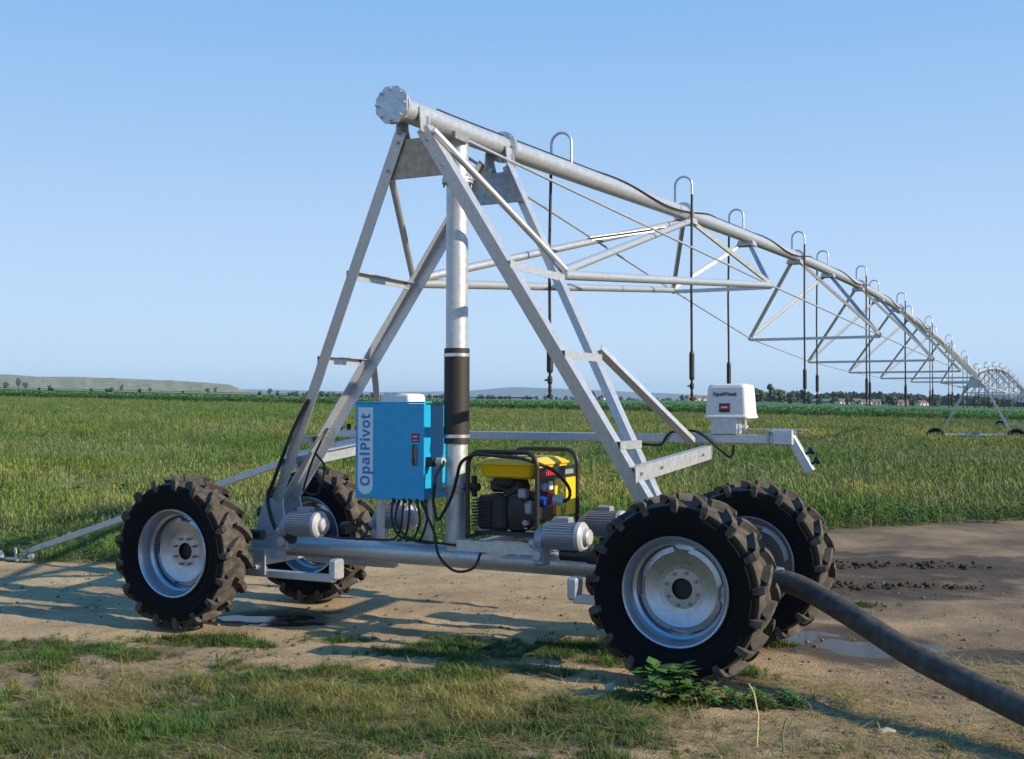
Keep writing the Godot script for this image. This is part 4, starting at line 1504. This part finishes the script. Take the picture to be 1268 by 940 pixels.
func drop_hose(z: float, side: float, label: String, group: String, fine: bool) -> void:
	var y := pipe_y(z)
	var d := thing("drop_hose", label, "drop hose", Vector3(0, y, z), group)
	var st := new_st()
	var pts := [Vector3(0, 0.07, 0), Vector3(0, 0.25, 0)]
	for k in 9:
		var a := PI - PI * k / 8.0
		pts.append(Vector3(side * (0.1 + cos(a) * 0.1), 0.27 + sin(a) * 0.1, 0))
	pts.append(Vector3(side * 0.2, 0.12, 0))
	if not fine:
		pts = [Vector3(0, 0.07, 0), Vector3(0, 0.28, 0), Vector3(side * 0.1, 0.37, 0), Vector3(side * 0.2, 0.28, 0), Vector3(side * 0.2, 0.12, 0)]
	tube(st, pts, 0.013, 9 if fine else 5)
	put("gooseneck", st, M.galv, d)
	st = new_st()
	var b := 2.31 - y
	var sway := Vector3(side * 0.004 - 0.01, 0, 0.01) if fine else Vector3.ZERO
	tube(st, [Vector3(side * 0.2, 0.16, 0), Vector3(side * 0.2, b * 0.5, 0) + sway, Vector3(side * 0.2, b - 0.02, 0) + sway * 0.6], 0.0145, 8 if fine else 5)
	put("hose", st, M.cable, d)
	var h := Vector3(side * 0.2, 0, 0) + sway * 0.6
	st = new_st()
	lathe(st, h + Vector3(0, b - 0.33, 0), Vector3.UP, [Vector2(0.0, 0.0), Vector2(0.026, 0.01), Vector2(0.03, 0.04), Vector2(0.03, 0.3), Vector2(0.022, 0.33), Vector2(0.0, 0.335)], 12 if fine else 6)
	put("weight", st, M.cable, d)
	st = new_st()
	lathe(st, h + Vector3(0, b - 0.55, 0), Vector3.UP, [Vector2(0.0, -0.01), Vector2(0.03, 0.0), Vector2(0.03, 0.02), Vector2(0.012, 0.035), Vector2(0.018, 0.07), Vector2(0.014, 0.12), Vector2(0.024, 0.14), Vector2(0.024, 0.18), Vector2(0.013, 0.2), Vector2(0.013, 0.23)], 10 if fine else 6)
	if fine:
		cyl(st, h + Vector3(-0.05, b - 0.39, 0), h + Vector3(0.02, b - 0.39, 0), 0.01, 6)
	put("sprinkler_head", st, M.black, d)

func tower(label: String, z: float, T: Dictionary) -> void:
	var gy := ground_y(0, z)
	var t := thing("drive_tower", label, "drive tower", Vector3(0, gy, z), "drive towers further along the machine")
	var top := pipe_y(z) - gy
	var st: SurfaceTool
	st = new_st()
	cyl(st, Vector3(-1.5, 0.5, 0), Vector3(1.5, 0.5, 0), 0.075, 14)
	put("base_beam", st, M.galv, t)
	for sx in [-1.0, 1.0]:
		for sz in [-1.0, 1.0]:
			st = new_st()
			bar(st, Vector3(0.08 * sx, top - 0.08, 0.25 * sz), Vector3(1.5 * sx, 0.52, 0.05 * sz), 0.075, 0.075, Vector3.BACK)
			put("leg", st, M.galv, t)
		var w := wheel(t, T, Vector3(1.68 * sx, 0.42, 0.18), 0.3 * sx, false, false)
		w.scale = Vector3.ONE * 0.73
		st = new_st()
		box(st, Vector3(1.55 * sx, 0.46, 0.03), Vector3(0.3, 0.18, 0.12))
		put("wheel_gearbox", st, M.galv, t)
	st = new_st()
	plate(st, [Vector3(-0.1, top - 0.1, 0), Vector3(0.1, top - 0.1, 0), Vector3(0.4, top - 0.65, 0), Vector3(-0.4, top - 0.65, 0)], Vector3.BACK, 0.5)
	put("gusset_plate", st, M.galv, t)
	st = new_st()
	box(st, Vector3(0, 0.62, 0), Vector3(0.35, 0.14, 0.18))
	put("gear_motor", st, M.motor, t)
	st = new_st()
	bar(st, Vector3(-0.75, top - 0.62, 0.1), Vector3(0.55, top - 0.56, 0.1), 0.09, 0.07)
	put("cross_bar", st, M.galv, t)

# ---------------------------------------------------------------- far things
func tree_crown(sd: int, w: float, h: float, n: int, leaf: float) -> ArrayMesh:
	var st := new_st()
	var r := RandomNumberGenerator.new()
	r.seed = sd
	var lobes := []
	for i in 9:
		var a := r.randf() * TAU
		lobes.append([Vector3(cos(a) * w * 0.3 * r.randf(), h * r.randf_range(0.3, 0.85), sin(a) * w * 0.3 * r.randf()), r.randf_range(0.16, 0.3) * w])
	for i in n:
		var l: Array = lobes[r.randi() % lobes.size()]
		var d := Vector3(r.randfn(), r.randfn(), r.randfn()).normalized()
		var p: Vector3 = l[0] + d * l[1] * pow(r.randf(), 0.4)
		var u := Vector3(r.randfn(), r.randfn(), r.randfn()).normalized()
		var v := d.cross(u).normalized()
		var s := leaf * r.randf_range(0.6, 1.4)
		var k := r.randf_range(0.7, 1.2)
		var nn := (d + Vector3.UP * 0.2).normalized()
		var kc := Color(k, k, k)
		ctri(st, [p - u * s, p + v * s, p + u * s], [nn, nn, nn], [kc, kc, kc])
		ctri(st, [p - u * s, p + u * s, p - v * s], [nn, nn, nn], [kc, kc, kc])
	return st.commit()

func at_far(frac: float, dist: float) -> Vector3:
	var w := from_plan(0.41 + frac * dist, 8.32 - dist)
	return Vector3(w.x, ground_y(w.x, w.y) + 0.006 * maxf(minf(dist, 620.0) - 170.0, 0.0) * smoothstep(-0.15, 0.25, frac), w.y)

func far_crop_edge(f: float) -> float:
	return 160.0 - 26.0 * f + 2.0 * nz.get_noise_2d(f * 300.0, 0.0)

func build_far() -> void:
	rng.seed = 5
	var vm := veg_mat(0.4)
	# tall maize beyond the grain
	var mx := []
	var mc := []
	var mesh := leafy(91, 40, 1.05, 0.34)
	for i in 22000:
		var f := rng.randf_range(-0.52, 0.52)
		var d := far_crop_edge(f) + 90.0 * pow(rng.randf(), 1.5)
		var p := at_far(f, d)
		mx.append(Transform3D(Basis(Vector3.UP, rng.randf() * TAU).scaled(Vector3.ONE * rng.randf_range(0.85, 1.1)), p))
		mc.append(Color(0.075, 0.20, 0.042).lerp(Color(0.10, 0.24, 0.055), nz.get_noise_2d(p.x * 0.3, p.z * 0.3) * 0.5 + rng.randf() * 0.6))
	scatter("green_crop", "even strip of deep green crop along the far side of the grain", "crop", mesh, mx, mc, vm)
	# far fields as sheets that lie over the rising ground
	for sp in [[8.0, 620.0, -0.6, 0.6, 0.72, Color(0.05, 0.155, 0.03)], [640.0, 1500.0, -0.6, 0.02, 2.0, Color(0.05, 0.155, 0.03)]]:
		var st := new_st()
		var nx := 60
		for i in nx:
			for j in 12:
				var q := []
				for c in [[0, 0], [1, 0], [1, 1], [0, 1]]:
					var f := lerpf(sp[2], sp[3], float(i + c[0]) / nx)
					var d := lerpf(sp[0] + (far_crop_edge(f) if sp[0] < 100.0 else 0.0), sp[1], float(j + c[1]) / 12.0)
					var p := at_far(f, d)
					q.append(p + Vector3.UP * sp[4])
				quad(st, q[0], q[1], q[2], q[3], Vector3.UP)
		var fm := textured((sp[5] as Color).linear_to_srgb(), 0.95, 0.0, noise_tex(0.02, Color(0.6, 0.62, 0.55), Color.WHITE, 83, 5), 0.02)
		struct(put("far_field", st, fm))
	# hills
	ridge("hills", [[-0.60, 22.0], [-0.52, 34.0], [-0.447, 40.0], [-0.42, 36.0], [-0.40, 37.5], [-0.36, 36.5], [-0.30, 34.0], [-0.27, 30.0], [-0.25, 27.5], [-0.235, 12.0], [-0.2, 4.0]], 1900.0, 2500.0, Color(0.29, 0.28, 0.15), 3.0)
	ridge("hills", [[-0.3, 24.0], [-0.23, 50.0], [-0.12, 48.0], [-0.04, 72.0], [0.0, 114.0], [0.05, 106.0], [0.12, 90.0], [0.18, 72.0], [0.25, 60.0], [0.35, 58.0], [0.5, 76.0], [0.7, 50.0]], 8200.0, 9600.0, Color(0.07, 0.095, 0.085), 8.0)
	# trees: a few crown shapes shared by all
	var crowns := [tree_crown(1, 8.0, 7.0, 420, 0.55), tree_crown(2, 9.0, 6.0, 420, 0.6), tree_crown(3, 6.0, 9.0, 380, 0.5)]
	var shades := [Color(0.035, 0.075, 0.028), Color(0.045, 0.09, 0.03), Color(0.03, 0.065, 0.03)]
	var cms := []
	for s in shades:
		var m := veg_mat(0.1)
		m.albedo_color = s.linear_to_srgb()
		cms.append(m)
	var st := new_st()
	tube(st, [Vector3.ZERO, Vector3(0.05, 2.0, 0), Vector3(0.0, 5.0, 0.1)], 0.28, 7, false, 0.1)
	tube(st, [Vector3(0.03, 1.8, 0), Vector3(0.9, 3.6, 0.4)], 0.14, 5, false, 0.05)
	tube(st, [Vector3(0.03, 2.0, 0), Vector3(-0.8, 3.8, -0.5)], 0.13, 5, false, 0.05)
	var trunk := st.commit()
	trunk.surface_set_material(0, mat(lin(0.09, 0.07, 0.05), 0.9))
	var spots := [[0.213, 430, 0.75], [0.221, 434, 0.8], [0.229, 428, 0.78], [0.236, 436, 0.7], [0.247, 440, 0.4], [0.257, 430, 0.62], [0.262, 432, 0.6], [0.271, 440, 0.4], [0.284, 450, 0.35], [0.297, 450, 0.4], [0.333, 430, 0.62], [0.34, 446, 0.4], [0.355, 450, 0.38], [0.375, 448, 0.42], [0.39, 440, 0.42], [0.41, 440, 0.5], [0.425, 440, 0.52], [0.44, 436, 0.55], [0.455, 440, 0.55],
		[-0.448, 1500, 1.6], [-0.437, 1520, 1.9], [-0.43, 1500, 1.5], [-0.355, 1480, 1.0], [-0.345, 1500, 1.2], [-0.32, 1500, 1.0], [-0.27, 1480, 1.2], [-0.262, 1490, 1.1], [-0.214, 1490, 1.3], [-0.207, 1500, 1.0], [-0.176, 760, 0.8], [-0.168, 770, 0.6], [-0.163, 765, 0.5], [0.072, 700, 0.6], [0.15, 700, 0.5], [0.162, 720, 0.45]]
	for i in spots.size():
		var sp: Array = spots[i]
		var left: bool = sp[0] < 0.0
		var t := thing("tree", ("%s round dark tree below the pale hills, counted away from their high end" % ORD[i - 19]) if left else ("%s dark tree in the row behind the green crop, counted towards the irrigation machine" % ORD[i if i < 19 else i - 13]), "tree", at_far(sp[0], sp[1]), "trees below the hills" if left else "trees behind the green crop")
		t.scale = Vector3.ONE * sp[2] * (0.85 if left else 1.05)
		t.rotation.y = i * 1.7
		put_mesh("trunk", trunk, t)
		var cr: ArrayMesh = crowns[i % 3].duplicate()
		cr.surface_set_material(0, cms[i % 3])
		put_mesh("crown", cr, t, Vector3(0, 1.0, 0))
	# far wood that reads as one mass
	var wx := []
	var wc := []
	for i in 520:
		var f := rng.randf_range(0.2, 0.6)
		var d := rng.randf_range(760.0, 900.0)
		if f < 0.27 and rng.randf() > 0.3:
			continue
		wx.append(Transform3D(Basis(Vector3.UP, rng.randf() * TAU).scaled(Vector3.ONE * rng.randf_range(0.8, 1.3)), at_far(f, d)))
		wc.append(Color(0.035, 0.065, 0.035) * rng.randf_range(0.7, 1.3))
	for i in 14:
		var f := rng.randf_range(-0.46, -0.2)
		wx.append(Transform3D(Basis(Vector3.UP, rng.randf() * TAU).scaled(Vector3.ONE * rng.randf_range(0.4, 0.8)), at_far(f, rng.randf_range(1300.0, 1500.0))))
		wc.append(Color(0.03, 0.075, 0.025) * rng.randf_range(0.7, 1.3))
	for i in 200:
		var f := rng.randf_range(-0.2, 0.25)
		wx.append(Transform3D(Basis(Vector3.UP, rng.randf() * TAU).scaled(Vector3.ONE * rng.randf_range(0.5, 1.0)), at_far(f, rng.randf_range(1500.0, 1900.0))))
		wc.append(Color(0.035, 0.065, 0.035) * rng.randf_range(0.7, 1.3))
	scatter("far_wood", "low dark line of distant woodland under the horizon", "woodland", tree_crown(7, 9.0, 6.5, 160, 1.0), wx, wc, vm)
	# village houses
	var houses := [[0.292, 560, 7.0, 2.6, 1.8, 0], [0.305, 570, 6.0, 2.6, 1.9, 1], [0.312, 566, 7.0, 2.4, 1.7, 0], [0.322, 572, 5.5, 2.6, 1.8, 0], [0.345, 570, 7.0, 2.5, 1.9, 1], [0.362, 566, 6.0, 2.6, 1.7, 0], [0.268, 520, 16.0, 2.6, 1.2, 2], [0.085, 900, 10.0, 3.0, 2.4, 0], [0.16, 880, 10.0, 3.4, 2.4, 1], [0.176, 890, 12.0, 3.4, 2.0, 0]]
	var lab := ["small white house with a low red tiled roof among the far trees", "small cream house with a steep red tiled roof among the far trees", "long green roofed farm building at the end of the tree row"]
	var hn := -1
	for h in houses:
		hn += 1
		var p := at_far(h[0], h[1])
		var o := thing("farm_building" if h[5] == 2 else "house", lab[h[5]] if h[5] == 2 else "%s, %s house counted from the green farm building" % [["small white house with a red roof", "small cream house with a red roof"][h[5]], ORD[hn]], "building" if h[5] == 2 else "house", p, "" if h[5] == 2 else ("white village houses" if h[5] == 0 else "cream village houses"))
		o.scale = Vector3.ONE * (0.75 if h[1] < 800 else 1.0)
		o.rotation.y = 0.4637 + 0.3 * sin(h[0] * 90.0)
		var wth: float = h[2]; var hh: float = h[3]; var rh: float = h[4]
		st = new_st()
		box(st, Vector3(0, hh * 0.5 - 0.3, 0), Vector3(wth, hh + 0.6, 7.0))
		put("wall", st, M.wall_white if h[5] == 0 else (M.wall_cream if h[5] == 1 else M.green_wall), o)
		st = new_st()
		for sg in [-1.0, 1.0]:
			quad(st, Vector3(-wth * 0.54, hh - 0.1, 3.9 * sg), Vector3(wth * 0.54, hh - 0.1, 3.9 * sg), Vector3(wth * 0.54, hh + rh, 0), Vector3(-wth * 0.54, hh + rh, 0), Vector3(0, 3.9, rh * sg).normalized())
			tri(st, Vector3(wth * 0.5 * sg, hh - 0.1, 3.5), Vector3(wth * 0.5 * sg, hh - 0.1, -3.5), Vector3(wth * 0.5 * sg, hh + rh - 0.1, 0), Vector3(sg, 0, 0), Vector3(sg, 0, 0), Vector3(sg, 0, 0))
		put("roof", st, M.green_roof if h[5] == 2 else M.roof, o)
		for x in [-0.25, 0.25]:
			st = new_st()
			box(st, Vector3(x * wth, hh * 0.55, 3.5), Vector3(1.1, 1.3, 0.1))
			put("window", st, M.black, o)

func ridge(called: String, prof: Array, d0: float, d1: float, c: Color, rough: float) -> void:
	var st := new_st()
	var cols := 140
	var rows := 14
	var grid := []
	for j in rows + 1:
		var row := []
		for i in cols + 1:
			var f := lerpf(prof[0][0], prof[prof.size() - 1][0], float(i) / cols)
			var top := 0.0
			for k in prof.size() - 1:
				if f >= prof[k][0] and f <= prof[k + 1][0]:
					top = lerpf(prof[k][1], prof[k + 1][1], (f - prof[k][0]) / (prof[k + 1][0] - prof[k][0]))
			var t := float(j) / rows
			var d := lerpf(d0, d1, t)
			var p := at_far(f * lerpf(1.0, d0 / d, 1.0) * d / d0, d)
			var shape := smoothstep(0.0, 0.55, t) if t < 0.6 else 1.0 - smoothstep(0.6, 1.0, t) * 0.6
			var lift := top * shape * (d / d1)
			var gul := nz.get_noise_2d(f * 90.0, t * 2.0) * rough * sin(PI * clampf(t * 1.6, 0.0, 1.0))
			row.append(Vector3(p.x, lerpf(p.y, ground_y(0, 0), 0.0) * 0.0 + at_far(f, d0).y - 1.0 + lift + gul, p.z))
		grid.append(row)
	for j in rows:
		for i in cols:
			var a: Vector3 = grid[j][i]; var b: Vector3 = grid[j][i + 1]; var cc: Vector3 = grid[j + 1][i + 1]; var d: Vector3 = grid[j + 1][i]
			var n := (b - a).cross(d - a).normalized()
			if n.y < 0: n = -n
			quad(st, a, b, cc, d, n)
	var m := textured(c.linear_to_srgb(), 0.95, 0.0, noise_tex(0.015, Color(0.62, 0.66, 0.6), Color(1, 1, 1), 95, 5), 0.004)
	struct(put(called, st, m))

# ---------------------------------------------------------------- small things on the ground
func build_small() -> void:
	rng.seed = 31
	# suction hose lying away from the end of the base pipe
	var h := thing("water_hose", "thick black rubber hose running from the base pipe down onto the dirt track", "hose", Vector3(3.9, 0.08, 1.4))
	var st := new_st()
	var pts := bez([Vector3(2.28, 0.575, 0.0), Vector3(2.5, 0.555, 0.09), Vector3(2.85, 0.455, 0.36), Vector3(3.25, 0.32, 0.7), Vector3(3.6, 0.24, 0.99), Vector3(3.95, 0.17, 1.29), Vector3(4.4, 0.1, 1.75), Vector3(4.9, 0.078, 2.5), Vector3(6.5, 0.078, 3.9)], 70)
	for i in pts.size():
		pts[i] -= h.position
	tube(st, pts, 0.07, 28)
	put("hose_wall", st, M.hose, h)
	st = new_st()
	var d := (pts[2] - pts[1]).normalized() as Vector3
	tube(st, [pts[0] + Vector3(0.02, 0, 0), pts[0] + Vector3(0.1, -0.01, 0.01)], 0.083, 24)
	put("hose_clamp", st, M.steel_clamp, h)
	# leafy weeds at the near right tyre and the verge
	var vm := veg_mat()
	var wm := [leafy(101, 90, 0.24, 0.07), leafy(102, 80, 0.16, 0.05)]
	var wn := -1
	for w in [[1.95, 1.16, 1.15, 0], [2.03, 1.06, 1.1, 0], [2.1, 1.14, 0.9, 1], [2.18, 1.02, 0.95, 1], [2.25, 1.1, 0.7, 1], [2.32, 1.02, 0.8, 1], [2.4, 1.05, 0.6, 1], [2.46, 0.95, 0.8, 1], [2.54, 1.0, 0.6, 1], [2.62, 0.9, 0.85, 1], [2.7, 0.93, 0.6, 1]]:
		wn += 1
		var t := thing("weed", "%s leafy green weed at the near wheel, counted from the wheel to the hose" % ORD[wn], "weed", Vector3(w[0], ground_y(w[0], w[1]), w[1]), "leafy weeds at the near wheel")
		t.rotation.y = rng.randf() * TAU
		t.scale = Vector3(w[2] * 1.15, w[2] * 0.78, w[2] * 1.15)
		st = new_st()
		for k in 4:
			var a: float = k * 1.6 + w[0]
			tube(st, [Vector3.ZERO, Vector3(cos(a) * 0.025, 0.06, sin(a) * 0.025), Vector3(cos(a) * 0.05, 0.12, sin(a) * 0.05)], 0.003, 5)
		put("stem", st, M.stem, t)
		var mesh: ArrayMesh = wm[w[3]].duplicate()
		mesh.surface_set_material(0, M.weed_leaf)
		put_mesh("leaves", mesh, t)
	# dry standing stalks
	for w in [[2.66, 1.72, 0.31, 0.03, "tall pale dry stalk standing in the bare verge"], [2.80, 1.75, 0.17, -0.02, "short green stalk standing in the bare verge"]]:
		st = new_st()
		var y := ground_y(w[0], w[1])
		tube(st, [Vector3(0, -0.01, 0), Vector3(w[3] * 0.3, w[2] * 0.5, 0), Vector3(-w[3] * 0.4, w[2] * 0.86, 0.0), Vector3(-w[3] * 1.2, w[2], 0.01)], 0.006, 6, true, 0.003)
		var o := put("dry_stalk" if w[2] > 0.2 else "green_stalk", st, M.straw if w[2] > 0.2 else M.stem, self, Vector3(w[0], y, w[1]))
		tag(o, w[4], "stalk")
	# pale stone
	var lm := lump(5)
	lm.surface_set_material(0, M.stone)
	var so := put_mesh("stone", lm, self, Vector3(1.66, ground_y(1.66, 1.12) + 0.02, 1.12))
	so.scale = Vector3(0.036, 0.05, 0.03)
	tag(so, "pale upright stone in the grass in front of the near wheel", "stone")
	for q in [[3.2, 1.22, 0.03, "flat whitish stone on the bare dirt beside the hose"], [-1.7, 2.2, 0.022, "small white pebble in the grass at the verge"]]:
		var o := put_mesh("stone", lm, self, Vector3(q[0], ground_y(q[0], q[1]) + 0.006, q[1]))
		o.scale = Vector3(q[2] * 1.7, q[2] * 0.5, q[2])
		o.rotation.y = 0.6
		tag(o, q[3], "stone")

# ---------------------------------------------------------------- scene
func _ready() -> void:
	var cam := Camera3D.new()
	cam.name = "camera"
	add_child(cam)
	cam.transform = Transform3D(Basis(Vector3(0.894239, 0.001997, -0.447585), Vector3(0.010054, 0.999648, 0.024548), Vector3(0.447477, -0.026452, 0.893904)), CAM)
	cam.fov = 37.11
	cam.near = 0.05
	cam.far = 30000.0
	cam.current = true
	var we := WorldEnvironment.new()
	we.name = "environment"
	var env := Environment.new()
	env.background_mode = Environment.BG_SKY
	var sky := Sky.new()
	var sm := ProceduralSkyMaterial.new()
	sm.sky_top_color = lin(0.018, 0.205, 0.53)
	sm.sky_horizon_color = lin(0.52, 0.65, 0.79)
	sm.sky_curve = 0.22
	sm.ground_horizon_color = Color(0.62, 0.66, 0.66)
	sm.ground_bottom_color = Color(0.25, 0.24, 0.2)
	sm.sun_angle_max = 0.0
	sky.sky_material = sm
	env.sky = sky
	env.tonemap_mode = Environment.TONE_MAPPER_LINEAR
	env.tonemap_exposure = 1.42
	env.sdfgi_enabled = true
	env.ssao_enabled = true
	env.ssil_enabled = true
	env.fog_enabled = true
	env.fog_density = 0.0001
	env.fog_light_color = Color(0.70, 0.83, 0.93)
	we.environment = env
	add_child(we)
	var sun := DirectionalLight3D.new()
	sun.name = "sun"
	sun.light_energy = 1.6
	sun.light_color = Color(1.0, 0.93, 0.81)
	sun.light_angular_distance = 0.5
	sun.shadow_enabled = true
	add_child(sun)
	# low sun beyond the hose end of the cart, almost in line with the base pipe
	var to_sun := Vector3(1.0, 0.0, -0.04).normalized() * cos(deg_to_rad(25.0)) + Vector3.UP * sin(deg_to_rad(25.0))
	sun.look_at_from_position(to_sun * 50.0, Vector3.ZERO)

	nz.seed = 7
	nz.noise_type = FastNoiseLite.TYPE_SIMPLEX_SMOOTH
	nz.frequency = 0.5
	nz.fractal_octaves = 4
	nz2.seed = 19
	nz2.noise_type = FastNoiseLite.TYPE_SIMPLEX_SMOOTH
	nz2.frequency = 0.5
	nz2.fractal_octaves = 2
	make_materials()
	M.water = mat(lin(0.045, 0.034, 0.023), 0.12)
	M.water.metallic_specular = 0.16
	M.stem = mat(lin(0.12, 0.2, 0.05), 0.7)
	M.weed_leaf = veg_mat(0.3)
	M.weed_leaf.albedo_color = lin(0.055, 0.15, 0.025)
	M.straw = mat(lin(0.5, 0.4, 0.2), 0.8)
	M.stone = textured(lin(0.5, 0.46, 0.38), 0.9, 0.0, noise_tex(0.04, Color(0.7, 0.7, 0.7), Color.WHITE, 33, 4, 256), 12.0)
	M.wall_white = mat(lin(0.7, 0.7, 0.68), 0.8)
	M.wall_cream = mat(lin(0.6, 0.5, 0.36), 0.8)
	M.roof = mat(lin(0.22, 0.11, 0.08), 0.85)
	M.green_roof = mat(lin(0.08, 0.2, 0.17), 0.6)
	M.green_wall = mat(lin(0.1, 0.22, 0.2), 0.7)

	build_ground()
	puddle("muddy puddle reflecting the sky beside the near right wheel", 2.65, 0.2, 0.8, 0.66)
	puddle("dark puddle lying between the two left wheels", -1.5, -0.66, 0.66, 0.3)
	build_far()
	build_vegetation()
	var T := tyre_meshes()
	build_cart(T)
	build_beam()
	build_cabinet()
	build_generator()
	span("first pipe span with V trusses, capped end resting on the cart", 0.88, -47.2, NODES1, true)
	var n2 := []
	var n3 := []
	for i in 7:
		var f := (i + 1.0) / 8.0
		n2.append([-47.2 - 47.2 * f, 0.6 + 0.78 * sin(PI * f), 2.55])
		n3.append([-94.4 - 47.2 * f, 0.6 + 0.78 * sin(PI * f), 2.55])
	span("second pipe span arching beyond the first drive tower", -47.2, -94.4, n2, false)
	span("third pipe span far off beyond the second drive tower", -94.4, -141.6, n3, false)
	tower("small two wheeled drive tower where the first span ends", -47.2, T)
	tower("distant two wheeled drive tower where the second span ends", -94.4, T)
	tower("farthest two wheeled drive tower where the third span ends", -141.6, T)
	for k in 16:
		drop_hose(-2.1 - 2.95 * k, -1.0 if k % 2 == 0 else 1.0, "%s black weighted drop hose along the first span, counted from the cart" % ORD[k], "drop hoses of the first span", k < 8)
	for k in 15:
		drop_hose(-49.6 - 2.95 * k, -1.0 if k % 2 == 0 else 1.0, "%s thin drop hose along the arching second span, counted from the near drive tower" % ORD[k], "drop hoses of the second span", false)
	build_small()
